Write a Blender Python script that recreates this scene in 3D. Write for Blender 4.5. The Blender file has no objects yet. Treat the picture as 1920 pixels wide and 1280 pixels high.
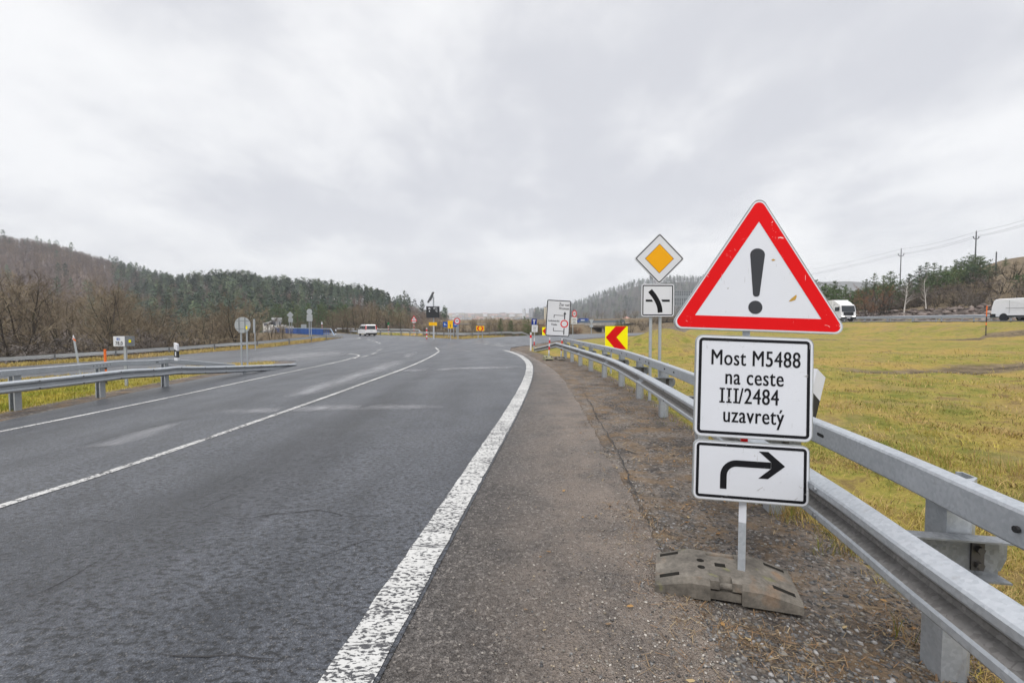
import bpy, bmesh, math, random
import numpy as np
from mathutils import Vector, Matrix, geometry

S = bpy.context.scene
COL = S.collection
R = math.radians

# ------------------------------------------------------------------ camera
CH, FP, PITCH = 1.65, 860.0, math.atan(35 / 860.0)
cam_d = bpy.data.cameras.new('camera')
cam = bpy.data.objects.new('camera', cam_d); COL.objects.link(cam)
cam.location = (0, 0, CH)
cam.rotation_euler = (math.pi / 2 - PITCH, 0, 0)
cam_d.sensor_width = 36; cam_d.lens = FP / 1920 * 36
cam_d.clip_start = 0.05; cam_d.clip_end = 20000
S.camera = cam

# ------------------------------------------------------------------ light
S.view_settings.view_transform = 'Standard'
S.view_settings.look = 'None'
S.view_settings.exposure = 0.30
S.view_settings.gamma = 1.0
S.cycles.use_denoising = True; S.cycles.denoising_prefilter = 'ACCURATE'
S.cycles.max_bounces = 6; S.cycles.diffuse_bounces = 3; S.cycles.glossy_bounces = 2
S.cycles.transparent_max_bounces = 8; S.cycles.volume_bounces = 0
SUN_EL, SUN_AZ = R(52), R(200)       # azimuth clockwise from +Y: behind the camera, a bit to the left
sun_d = bpy.data.lights.new('sun', 'SUN'); sun_d.energy = 1.5; sun_d.angle = R(25); sun_d.color = (1, .97, .93)
sun = bpy.data.objects.new('sun', sun_d); COL.objects.link(sun)
sv = Vector((math.sin(SUN_AZ) * math.cos(SUN_EL), math.cos(SUN_AZ) * math.cos(SUN_EL), math.sin(SUN_EL)))
sun.rotation_euler = (-sv).to_track_quat('-Z', 'Y').to_euler()

W = bpy.data.worlds.new("World"); S.world = W; W.use_nodes = True


class NT:
    """tiny node-tree writer"""
    def __init__(s, nt): s.nt = nt; s.n = nt.nodes; s.l = nt.links
    def new(s, t, **kw):
        n = s.n.new(t)
        for k, v in kw.items(): setattr(n, k, v)
        return n
    def put(s, sock, v):
        if hasattr(v, 'is_output'): s.l.new(v, sock)
        elif isinstance(v, (tuple, list)):
            v = tuple(v)
            sock.default_value = v + (1,) if len(v) == 3 and len(sock.default_value) == 4 else v
        else: sock.default_value = v
    def math(s, op, a, b=0.0, c=None, clamp=False):
        n = s.new('ShaderNodeMath', operation=op, use_clamp=clamp)
        s.put(n.inputs[0], a); s.put(n.inputs[1], b)
        if c is not None: s.put(n.inputs[2], c)
        return n.outputs[0]
    def mix(s, f, a, b, mode='MIX'):
        n = s.new('ShaderNodeMix', data_type='RGBA', blend_type=mode)
        s.put(n.inputs[0], f); s.put(n.inputs[6], a); s.put(n.inputs[7], b)
        return n.outputs[2]
    def rng(s, v, a, b, c, d, smooth=False):
        n = s.new('ShaderNodeMapRange', interpolation_type='SMOOTHSTEP' if smooth else 'LINEAR')
        for i, q in enumerate((v, a, b, c, d)): s.put(n.inputs[i], q)
        return n.outputs[0]
    def noise(s, vec, scale, detail=3, rough=.55, dist=0.0, col=False):
        n = s.new('ShaderNodeTexNoise')
        if vec is not None: s.l.new(vec, n.inputs['Vector'])
        n.inputs['Scale'].default_value = scale; n.inputs['Detail'].default_value = detail
        n.inputs['Roughness'].default_value = rough; n.inputs['Distortion'].default_value = dist
        return n.outputs['Color' if col else 'Fac']
    def vor(s, vec, scale, out='Color', feat='F1', rnd=1.0):
        n = s.new('ShaderNodeTexVoronoi', feature=feat)
        if vec is not None: s.l.new(vec, n.inputs['Vector'])
        n.inputs['Scale'].default_value = scale
        n.inputs['Randomness'].default_value = rnd
        return n.outputs[out]
    def mapping(s, vec, scale=(1, 1, 1), rot=(0, 0, 0), loc=(0, 0, 0)):
        n = s.new('ShaderNodeMapping'); s.l.new(vec, n.inputs[0])
        n.inputs['Scale'].default_value = scale; n.inputs['Rotation'].default_value = rot; n.inputs['Location'].default_value = loc
        return n.outputs[0]
    def attr(s, name):
        n = s.new('ShaderNodeAttribute', attribute_name=name); return n
    def sep(s, v):
        n = s.new('ShaderNodeSeparateXYZ'); s.l.new(v, n.inputs[0]); return n.outputs
    def bump(s, h, strength=.5, dist=.01):
        n = s.new('ShaderNodeBump'); s.l.new(h, n.inputs['Height'])
        n.inputs['Strength'].default_value = strength; n.inputs['Distance'].default_value = dist
        return n.outputs[0]


def build_world():
    t = NT(W.node_tree); t.n.clear()
    out = t.new('ShaderNodeOutputWorld')
    sky = t.new('ShaderNodeTexSky', sky_type='NISHITA', sun_disc=False)
    sky.sun_elevation = SUN_EL; sky.sun_rotation = SUN_AZ
    b1 = t.new('ShaderNodeBackground'); t.l.new(sky.outputs[0], b1.inputs[0]); b1.inputs[1].default_value = .1
    d = t.new('ShaderNodeTexCoord').outputs['Generated']
    x, y, z = t.sep(d)
    zz = t.math('ADD', t.math('MAXIMUM', z, 0.0), .26)
    c = t.new('ShaderNodeCombineXYZ')
    t.put(c.inputs[0], t.math('DIVIDE', x, zz)); t.put(c.inputs[1], t.math('DIVIDE', y, zz)); t.put(c.inputs[2], 0.37)
    m = t.mapping(c.outputs[0], (1, .8, 1), loc=(2.3, .9, 0))
    n1 = t.noise(m, 0.55, 5, .5, .35)
    n2 = t.noise(m, 1.7, 5, .5, .2)
    n3 = t.noise(m, 4.5, 4, .55, .3)
    n = t.math('ADD', t.math('MULTIPLY', n1, .46), t.math('ADD', t.math('MULTIPLY', n2, .34), t.math('MULTIPLY', n3, .20)))
    f = t.rng(n, .41, .59, 0, 1, True)
    hor = t.rng(z, 0.0, .30, 1, 0, True)              # bright band low over the land
    f = t.math('ADD', t.math('MULTIPLY', f, t.rng(hor, 0, 1, 1, .55)), t.math('MULTIPLY', hor, .52), clamp=True)
    colr = t.mix(f, (.595, .604, .642), (.835, .838, .846))
    lift = t.rng(z, .55, 1.0, 1.0, 2.75, True)           # overcast: brightest overhead
    mul = t.mix(1.0, colr, (1, 1, 1), 'MULTIPLY')
    vm = t.new('ShaderNodeVectorMath', operation='SCALE'); t.l.new(mul, vm.inputs[0]); t.put(vm.inputs[3], lift)
    b2 = t.new('ShaderNodeBackground'); t.l.new(vm.outputs[0], b2.inputs[0]); b2.inputs[1].default_value = 1.0
    mx = t.new('ShaderNodeMixShader'); mx.inputs[0].default_value = .94
    t.l.new(b1.outputs[0], mx.inputs[1]); t.l.new(b2.outputs[0], mx.inputs[2]); t.l.new(mx.outputs[0], out.inputs[0])


build_world()

# ------------------------------------------------------------------ height of the land
def sp(v, k=4.0): return np.logaddexp(0, np.asarray(v, float) / k) * k
def ss(a, b, v):
    t = np.clip((np.asarray(v, float) - a) / (b - a), 0, 1); return t * t * (3 - 2 * t)


def zbase(x, y):
    """road level: almost flat, falling away to the back and to the left"""
    x = np.asarray(x, float); y = np.asarray(y, float)
    z = -0.01 * (sp(y - 20) - sp(y - 80))
    cross = np.minimum(.045 * sp(-x - 3.5, 1.0), 2.0)
    return z - cross * (1 - ss(38, 74, y))


RAYC, RAYS = math.cos(PITCH), math.sin(PITCH)
def ray(px, py):
    u = (px - 960) / FP; v = (640 - py) / FP
    return u, RAYC + v * RAYS, -RAYS + v * RAYC
def P(px, py, d):
    """point d metres ahead seen at photo pixel px, py"""
    x, y, z = ray(px, py); k = d / y
    return Vector((x * k, d, CH + z * k))
def G(px, py, fn=None):
    """where the sight line through a photo pixel meets the ground"""
    fn = fn or zbase
    x, y, z = ray(px, py); x /= y; z /= y
    lo, prev = .3, None
    d = .3
    while d < 400:
        h = CH + z * d - float(fn(x * d, d))
        if h <= 0: break
        lo = d; d *= 1.03
    hi = d
    for _ in range(40):
        mid = (lo + hi) / 2
        if CH + z * mid - float(fn(x * mid, mid)) > 0: lo = mid
        else: hi = mid
    return Vector((x * hi, hi, float(fn(x * hi, hi))))
def G2(px, py): g = G(px, py); return (g.x, g.y)


def spline(pts, n=8):
    """Catmull-Rom through points of any dimension"""
    p = [np.array(q, float) for q in pts]
    p = [2 * p[0] - p[1]] + p + [2 * p[-1] - p[-2]]
    out = []
    for i in range(1, len(p) - 2):
        for k in range(n):
            t = k / n
            a, b, c, d = p[i - 1], p[i], p[i + 1], p[i + 2]
            out.append(.5 * (2 * b + (c - a) * t + (2 * a - 5 * b + 4 * c - d) * t * t + (3 * b - a - 3 * c + d) * t ** 3))
    out.append(p[-2]); return np.array(out)


def poly_dist(x, y, poly, closed=True):
    """distance to a polyline and (closed) whether inside; vectorised"""
    x = np.asarray(x, float).ravel(); y = np.asarray(y, float).ravel()
    q = np.array([(a[0], a[1]) for a in poly]); n = len(q)
    best = np.full(x.shape, 1e9); ins = np.zeros(x.shape, bool); sgn = np.zeros(x.shape)
    for i in range(n if closed else n - 1):
        a = q[i]; b = q[(i + 1) % n]; e = b - a; L = max(e @ e, 1e-9)
        t = np.clip(((x - a[0]) * e[0] + (y - a[1]) * e[1]) / L, 0, 1)
        dx = x - a[0] - t * e[0]; dy = y - a[1] - t * e[1]
        dd = np.hypot(dx, dy); m = dd < best
        cr = dx * e[1] - dy * e[0]                       # >0: right of the direction of travel
        sgn = np.where(m, np.sign(cr), sgn); best = np.minimum(best, dd)
        if closed and abs(b[1] - a[1]) > 1e-12:
            c = ((a[1] > y) != (b[1] > y)) & (x < (b[0] - a[0]) * (y - a[1]) / (b[1] - a[1]) + a[0])
            ins ^= c
    return (best, ins) if closed else (best, sgn)


# right edge line of the main road (world metres), lane lines, kerb outlines
EDGE = spline([(-1.35, -5), (-1.02, -.3), (-.76, 2.1), (-.40, 5.16), (0.0, 8.6), (.36, 12.3), (.60, 15.8), (.68, 19.4), (.42, 23.7), (-.05, 27.0), (-.52, 29.2)], 8)
_far = [G2(1290, 625.2), G2(1290, 623.4), G2(1215, 623.9), G2(1150, 624.8), G2(1100, 626), G2(1040, 627), G2(1000, 628.5), G2(960, 630.5), G2(870, 635.3), G2(848, 635.3), G2(770, 630), G2(707, 628), G2(660, 626), G2(600, 622.5), G2(540, 620), G2(500, 618.5),
        G2(490, 621), G2(515, 623), G2(590, 628), G2(646, 632.3), G2(600, 640), G2(500, 651.5), G2(400, 659.5), G2(250, 672), G2(120, 681), G2(0, 689), G2(-300, 709),
        G2(-300, 738), G2(0, 712), G2(200, 697), G2(350, 686), G2(450, 680), G2(530, 675.3), G2(556, 676.4), G2(545, 682), G2(480, 692), G2(400, 705), G2(300, 725), G2(200, 746), G2(100, 768), G2(0, 790)]
ROAD = [(p[0] + .15, p[1]) for p in EDGE[:-4]] + [G2(958, 651.5), G2(975, 649), G2(1000, 646), G2(1045, 638.8), G2(1100, 634), G2(1150, 630.8), G2(1200, 628.3)] + _far + [(-9.3, 6), (-9.2, 0), (-9.2, -5)]
FAR_EDGE = [G2(-300, 709), G2(0, 689), G2(120, 681), G2(250, 672), G2(400, 659.5), G2(500, 651.5), G2(600, 640), G2(646, 632.3), G2(660, 626), G2(707, 628), G2(770, 630), G2(848, 635.3), G2(870, 635.3), G2(960, 630.5), G2(1000, 628.5), G2(1100, 626), G2(1290, 623.4)]
RAIL = spline([(.92, -4), (1.30, -1.2), (1.53, .6), (1.70, 1.75), (1.86, 2.7), (2.08, 4.5), (2.35, 7.5), (2.54, 10.3), (2.6, 12), (2.57, 13.6), (2.42, 17.2), (2.2, 22.6)], 10)
MWAY = spline([(64, -20), (62, 10), (60, 40), (57.5, 70), (54, 100), (49, 130), (40, 155), (24, 172), (0, 184), (-30, 194)], 8)
SIDE = [G2(1000, 640), G2(1150, 627.5), G2(1290, 624.3)]
MW_HALF = 11.5
def mway_z(y): return 1.85 - .65 * ss(110, 165, y)


def hills_right(s, x, y):
    h = .215 * sp(s - 17, 3) ; h = np.minimum(h, 15.5 + .02 * s)
    u = x / np.maximum(y, 1)
    return h * (.33 + .67 * ss(.80, 1.08, u)) * (1 - ss(150, 235, y)) * ss(-60, 20, y)


def land(x, y):
    """visible ground"""
    shp = np.shape(x); x = np.asarray(x, float).ravel(); y = np.asarray(y, float).ravel()
    r = np.hypot(x, y)
    z = zbase(x, y)
    dr, ins = poly_dist(x, y, ROAD)
    out = np.where(ins, 0, dr)
    # falls away behind the far rails and to the left
    fd, fs = poly_dist(x, y, FAR_EDGE, False)
    z = z - np.where(fs < 0, 3.6 * ss(3.2, 12, out) * (1 - ss(6, 22, x)), 0)
    # far land: valley, then the town's slope
    zf = np.interp(r, [0, 120, 300, 500, 900, 1500, 2500, 3200, 6000], [-4, -5, -7, -8, -3, 13, 52, 68, 90])
    z = z + (zf - z) * ss(110, 260, r)
    # meadow on the right
    dg, sg = poly_dist(x, y, RAIL, False); side = np.where(sg > 0, dg, -dg)
    mead = (side > .4) & (x > 0)
    dm, sm = poly_dist(x, y, MWAY, False); s = np.where(sm > 0, dm, -dm)
    mw = .55 * ss(3, 40, x) * (1 - ss(60, 110, y))
    bumps = 1.45 * np.exp(-(((x - 9.4) / 2.6) ** 2 + ((y - 29) / 2.8) ** 2)) + .75 * np.exp(-(((x - 12.2) / 2.0) ** 2 + ((y - 31.5) / 2.2) ** 2))
    fur = np.exp(-(((y - 17.5 - .12 * (x - 18) + .5 * np.sin(x * .9)) / 1.5) ** 2)) * ss(11, 15, x) * (1 - ss(36, 42, x))
    bumps = bumps - .24 * fur + .07 * (np.sin(x * .37 + 1.6 * np.sin(y * .21)) * np.sin(y * .43 + 1.2 * np.sin(x * .29 + 1)) + .6 * np.sin(x * .9 + 2.1 * np.sin(y * .5)) * np.sin(y * 1.1 + x * .35)) * ss(4, 12, x) * (1 - ss(40, 60, y))
    z = z + np.where(x > 0, (mw + bumps - .16 * ss(.3, 1.6, side)) * ss(.3, 1.2, side) * ss(.5, 3, np.where(ins, 0, dr)), 0)
    z = z + np.where((x > 0) & (y < 45), (.045 * np.sin(x * 1.7 + 1.3 * np.sin(y * 1.1)) * np.sin(y * 1.9 + x) + .03 * np.sin(x * 4.1 + y * 2.3) * np.sin(y * 3.7 - x * 1.9)) * ss(.6, 1.6, side), 0)
    # motorway bank and hillside beyond it
    mz = mway_z(y)
    bank = ss(-23, -12.2, s) * (x > -40)
    under = (mz - .12 - z) * bank
    rocks = np.where(s > 0, 1.9 * ss(13.5, 18.5, s) + hills_right(s, x, y), 0) * ss(13, 14, s)
    z = z + (under + rocks * (y < 240)) * (1 - ss(260, 330, r))
    ga = -.655 * (x - 29.5) + .755 * (y - 143); gb = .755 * (x - 29.5) + .655 * (y - 143)
    gw = np.exp(-np.abs(ga / 10.2) ** 7) * ss(-20, -9, gb) * (1 - ss(34, 46, gb)); z = z + (-2.3 - z) * gw
    # below the asphalt
    z = z - .02 - .07 * np.where(ins, ss(0, .35, dr), 0)
    # island and verge kerbs
    isl = (x < -3) & (y < 45) & ~ins & (y > 2)
    z = z + np.where(isl, .05 * ss(.15, 1.2, dr), 0)
    return z.reshape(shp)


def L(x, y): return float(land(np.array([x]), np.array([y]))[0])
def GL(px, py): return G(px, py, lambda a, b: land(np.array([a]), np.array([b]))[0])

# ------------------------------------------------------------------ mesh and object helpers
class MB:
    def __init__(s): s.v = []; s.f = []; s.m = []
    def add(s, v, f, mi=0):
        o = len(s.v); s.v += [tuple(q) for q in v]; s.f += [tuple(i + o for i in q) for q in f]; s.m += [mi] * len(f); return s
    def box(s, c, d, rz=0.0, mi=0, M=None):
        x, y, z = (q / 2 for q in d)
        v = [Vector((a * x, b * y, e * z)) for a in (-1, 1) for b in (-1, 1) for e in (-1, 1)]
        if rz: rot = Matrix.Rotation(rz, 3, 'Z'); v = [rot @ q for q in v]
        v = [q + Vector(c) for q in v]
        if M: v = [M @ q for q in v]
        return s.add(v, [(0, 1, 3, 2), (4, 6, 7, 5), (0, 4, 5, 1), (2, 3, 7, 6), (0, 2, 6, 4), (1, 5, 7, 3)], mi)
    def tube(s, p, q, r0, r1=None, n=8, cap=True, mi=0):
        r1 = r0 if r1 is None else r1
        p = Vector(p); q = Vector(q); d = (q - p)
        if d.length < 1e-9: return s
        d.normalize(); a = d.orthogonal().normalized(); b = d.cross(a)
        v = []
        for c, r in ((p, r0), (q, r1)):
            for k in range(n):
                t = 2 * math.pi * (k + .5) / n; v.append(c + a * (r * math.cos(t)) + b * (r * math.sin(t)))
        f = [(k, (k + 1) % n, n + (k + 1) % n, n + k) for k in range(n)]
        if cap: f += [tuple(range(n - 1, -1, -1)), tuple(range(n, 2 * n))]
        return s.add(v, f, mi)
    def plate(s, loop, y0, y1, mi=0):
        """solid slab from an XZ outline, front at y0"""
        n = len(loop)
        v = [(x, y0, z) for x, z in loop] + [(x, y1, z) for x, z in loop]
        f = [tuple(range(n)), tuple(range(2 * n - 1, n - 1, -1))] + [((k + 1) % n, k, n + k, n + (k + 1) % n) for k in range(n)]
        return s.add(v, f, mi)
    def sheet(s, loop, y, mi=0):
        return s.add([(x, y, z) for x, z in loop], [tuple(range(len(loop)))], mi)
    def ring(s, outer, inner, y, mi=0):
        n = len(outer)
        return s.add([(x, y, z) for x, z in outer] + [(x, y, z) for x, z in inner], [(k, (k + 1) % n, n + (k + 1) % n, n + k) for k in range(n)], mi)
    def build(s, name, mats, parent=None, origin=None, smooth=False):
        me = bpy.data.meshes.new(name)
        v = s.v
        if origin is not None: v = [(a - origin[0], b - origin[1], c - origin[2]) for a, b, c in v]
        me.from_pydata(v, [], s.f)
        if not isinstance(mats, (list, tuple)): mats = [mats]
        for m in mats: me.materials.append(m)
        if any(s.m): me.polygons.foreach_set('material_index', s.m)
        if smooth: me.polygons.foreach_set('use_smooth', [True] * len(s.f))
        return link(name, me, parent)


def link(name, me, parent=None):
    o = bpy.data.objects.new(name, me); COL.objects.link(o)
    if parent is not None: o.parent = parent
    return o
def tag(o, label=None, cat=None, group=None, kind=None):
    for k, v in (('label', label), ('category', cat), ('group', group), ('kind', kind)):
        if v: o[k] = v
    return o
def thing(name, label, cat, loc=(0, 0, 0), rz=0.0, group=None, ry=0.0):
    o = bpy.data.objects.new(name, None); COL.objects.link(o)
    o.location = loc; o.rotation_euler = (0, ry, rz); o.empty_display_size = .2
    return tag(o, label, cat, group)
def copy_tree(o, parent=None):
    c = o.copy(); COL.objects.link(c); c.parent = parent
    for ch in list(o.children): copy_tree(ch, c)
    return c
def structure(o): o['kind'] = 'structure'; return o


def rpoly(pts, r, n=5):
    """round the corners of a convex outline"""
    out = []; m = len(pts)
    for i in range(m):
        p = Vector(pts[i]); a = (Vector(pts[i - 1]) - p).normalized(); b = (Vector(pts[(i + 1) % m]) - p).normalized()
        ang = a.angle(b); t = r / math.tan(ang / 2); c = p + (a + b).normalized() * (r / math.sin(ang / 2))
        s0 = p + a * t - c; s1 = p + b * t - c
        a0 = math.atan2(s0.y, s0.x); da = (math.atan2(s1.y, s1.x) - a0 + math.pi) % (2 * math.pi) - math.pi
        for k in range(n + 1): out.append((c.x + r * math.cos(a0 + da * k / n), c.y + r * math.sin(a0 + da * k / n)))
    return out
def rrect(cx, cz, w, h, r, n=5):
    return rpoly([(cx - w / 2, cz - h / 2), (cx + w / 2, cz - h / 2), (cx + w / 2, cz + h / 2), (cx - w / 2, cz + h / 2)], r, n)
def disc(cx, cz, r, n=32): return [(cx + r * math.cos(2 * math.pi * k / n), cz + r * math.sin(2 * math.pi * k / n)) for k in range(n)]


def lettering(name, lines, size, y, mat_, parent, sx=.82, align='CENTER', bold=.012):
    """flat letters standing in the XZ plane; lines = [(text, x, z)]"""
    V = []; F = []
    for txt, x, z in lines:
        cu = bpy.data.curves.new('letters', 'FONT'); cu.body = txt; cu.size = size; cu.align_x = align
        cu.resolution_u = 4; cu.space_character = 1.07
        ob = bpy.data.objects.new('letters', cu); COL.objects.link(ob)
        dg = bpy.context.evaluated_depsgraph_get(); me = bpy.data.meshes.new_from_object(ob.evaluated_get(dg))
        for k, e in enumerate((-bold, 0, bold) if bold else (0,)):
            o = len(V); V += [(v.co.x * sx + x + e * size, y - k * .0001, v.co.y + z) for v in me.vertices]; F += [tuple(i + o for i in p.vertices) for p in me.polygons]
        bpy.data.objects.remove(ob); bpy.data.meshes.remove(me); bpy.data.curves.remove(cu)
    b = MB(); b.add(V, F); return b.build(name, mat_, parent)


def np_mesh(name, verts, faces, mats, parent=None, cols=None, smooth=False):
    """fast mesh from arrays; faces all of one size"""
    verts = np.asarray(verts, np.float32); faces = np.asarray(faces, np.int32)
    me = bpy.data.meshes.new(name); n, k = faces.shape
    me.vertices.add(len(verts)); me.vertices.foreach_set('co', verts.ravel())
    me.loops.add(n * k); me.loops.foreach_set('vertex_index', faces.ravel())
    me.polygons.add(n); me.polygons.foreach_set('loop_start', np.arange(0, n * k, k, dtype=np.int32))
    if smooth: me.polygons.foreach_set('use_smooth', np.ones(n, bool))
    me.update(calc_edges=True)
    if cols is not None:
        a = me.color_attributes.new('tint', 'FLOAT_COLOR', 'POINT')
        c = np.ones((len(verts), 4), np.float32); c[:, :3] = cols; a.data.foreach_set('color', c.ravel())
    for m in (mats if isinstance(mats, (list, tuple)) else [mats]): me.materials.append(m)
    return link(name, me, parent)


# ------------------------------------------------------------------ materials
def new_mat(name):
    m = bpy.data.materials.new(name); m.use_nodes = True
    t = NT(m.node_tree); return m, t, t.n['Principled BSDF'], t.new('ShaderNodeTexCoord').outputs['Object']
def setp(t, b, col=None, rough=None, metal=None, normal=None, spec=None):
    if col is not None: t.put(b.inputs['Base Color'], col)
    if rough is not None: t.put(b.inputs['Roughness'], rough)
    if metal is not None: t.put(b.inputs['Metallic'], metal)
    if spec is not None: t.put(b.inputs['Specular IOR Level'], spec)
    if normal is not None: t.l.new(normal, b.inputs['Normal'])
def plain(name, col, rough=.5, metal=0.0, var=.12, scale=6.0, spec=.5):
    m, t, b, co = new_mat(name)
    n = t.noise(co, scale, 4)
    c = t.mix(t.rng(n, .3, .7, 0, 1), tuple(q * (1 - var) for q in col), tuple(min(1, q * (1 + var)) for q in col))
    setp(t, b, c, rough, metal, spec=spec); return m
def emit(name, col, strength):
    m, t, b, co = new_mat(name); setp(t, b, col, .3)
    t.put(b.inputs['Emission Color'], col); b.inputs['Emission Strength'].default_value = strength; return m
def tint_mat(name, rough=.9, var=.0, spec=.2, trans=0.0):
    m, t, b, co = new_mat(name); setp(t, b, t.attr('tint').outputs['Color'], rough, spec=spec); return m


def mat_asphalt(name, dark, light, brown=0.0, speck=.18, coat=.0, pit=.30):
    m, t, b, co = new_mat(name)
    big = t.noise(t.mapping(co, (.9, .13, 1)), 1.0, 4, .6)             # long wheel tracks
    med = t.noise(co, 2.2, 5, .65)
    sp_ = t.vor(co, 150, 'Color'); spf = t.sep(sp_)[0]
    cell = t.vor(co, 95, 'Distance')
    f = t.rng(t.math('ADD', t.math('MULTIPLY', big, .6), t.math('MULTIPLY', med, .4)), .36, .64, 0, 1, True)
    c = t.mix(f, dark, light)
    gr = t.rng(spf, 0, 1, 1 - speck * 2, 1 + speck * 1.6)
    grain = t.noise(t.mapping(co, (.75, 1.2, 1)), 30, 1.6, .6)
    gr = t.math('MULTIPLY', gr, t.math('MULTIPLY', t.rng(grain, .37, .47, pit, 1.0), t.rng(grain, .50, .72, 1.0, 1.75)))  # shade in the gaps between bumps and lighter tops painted into the colour
    c = t.mix(1.0, c, gr, 'MULTIPLY')
    c = t.mix(t.rng(spf, .93, .97, 0, .5), c, (.26, .24, .22))
    if brown:
        brown = t.math('MULTIPLY', brown, t.sep(t.attr('tint').outputs['Color'])[0])
        bn = t.noise(co, 1.3, 6, .7)
        x, y, z = t.sep(co)
        c = t.mix(t.math('MULTIPLY', t.rng(bn, .3, .62, 0.25, 1, True), brown), c, (.275, .225, .185))
        sp2 = t.sep(t.vor(co, 70, 'Color'))[1]
        c = t.mix(t.rng(sp2, .90, .96, 0, .55), c, (.40, .36, .32))
        sp3 = t.sep(t.vor(co, 110, 'Color'))[2]
        c = t.mix(t.rng(sp3, .86, .93, 0, .6), c, (.035, .03, .028))
    h = t.math('ADD', t.math('ADD', t.noise(co, 70, 3, .7), t.math('MULTIPLY', cell, 1.4)), t.math('MULTIPLY', grain, 1.5))
    if coat: b.inputs['Coat Weight'].default_value = coat; b.inputs['Coat Roughness'].default_value = .40; b.inputs['Coat IOR'].default_value = 1.4
    setp(t, b, c, t.rng(t.noise(co, 1.1, 4), .35, .65, .45, .62), normal=t.bump(h, 1.0, .014), spec=.22 if coat else .25)
    return m


def mat_paint():
    m, t, b, co = new_mat('road_paint')
    mp = t.mapping(co, (1, 2.1, 1))
    n = t.noise(mp, 26, 4, .62, .4); n2 = t.noise(t.mapping(co, (.5, 3.0, 1)), 5, 3, .6)
    v = t.math('ADD', n, t.math('ADD', t.math('MULTIPLY', t.math('SUBTRACT', n2, .5), .35), t.math('MULTIPLY', t.math('SUBTRACT', t.noise(co, .8, 3), .5), .28)))
    f = t.rng(v, .425, .475, 0, 1)
    y = t.sep(co)[1]
    seam = t.math('ABSOLUTE', t.math('SUBTRACT', t.math('FRACT', t.math('ADD', t.math('MULTIPLY', y, 1.9), t.math('MULTIPLY', n2, .35))), .5))
    f = t.math('MULTIPLY', f, t.rng(seam, .008, .02, .25, 1))
    c = t.mix(f, (.052, .052, .056), t.mix(t.noise(co, 7, 4), (.42, .415, .395), (.56, .555, .535)))
    setp(t, b, c, .6, normal=t.bump(f, .6, .004), spec=.4); return m


def mat_galv(name='galvanised_steel', base=(.46, .485, .51), dark=(.36, .385, .41), stain=True):
    m, t, b, co = new_mat(name)
    sp_ = t.sep(t.vor(t.mapping(co, (1, 1, 1)), 60, 'Color'))[0]
    n = t.noise(co, 3.5, 5, .65)
    n2 = t.noise(co, 22, 4, .7)
    c = t.mix(t.rng(t.math('ADD', t.math('MULTIPLY', n, .6), t.math('MULTIPLY', sp_, .35)), .3, .75, 0, 1), dark, base)
    if stain: c = t.mix(t.rng(t.noise(t.mapping(co, (4, 4, .8)), 6, 5, .7), .60, .75, 0, .5), c, (.27, .255, .235))
    setp(t, b, c, t.rng(n2, .3, .7, .38, .62), .45, normal=t.bump(n2, .12, .004)); return m


def mat_sign(name, col, chip=.0, chipcol=(.6, .6, .6), rough=.42):
    m, t, b, co = new_mat(name)
    c = t.mix(t.rng(t.noise(co, 3, 5, .6), .35, .7, 0, .14), col, tuple(q * .72 for q in col))
    if chip:
        mp = t.mapping(co, (1, 1, 1.8))
        n = t.noise(mp, 16, 6, .75, 1.2); g = t.noise(co, 4.0, 2, .5)
        c = t.mix(t.math('MULTIPLY', t.rng(n, .635, .66, 0, 1), t.rng(g, .5, .6, 0, chip)), c, chipcol)
        sl = t.noise(t.mapping(co, (9, 1, .6), rot=(0, .9, 0)), 14, 2, .5)
        c = t.mix(t.math('MULTIPLY', t.rng(sl, .735, .75, 0, 1), chip * .7), c, chipcol)
    setp(t, b, c, rough, spec=.12); return m


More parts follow.
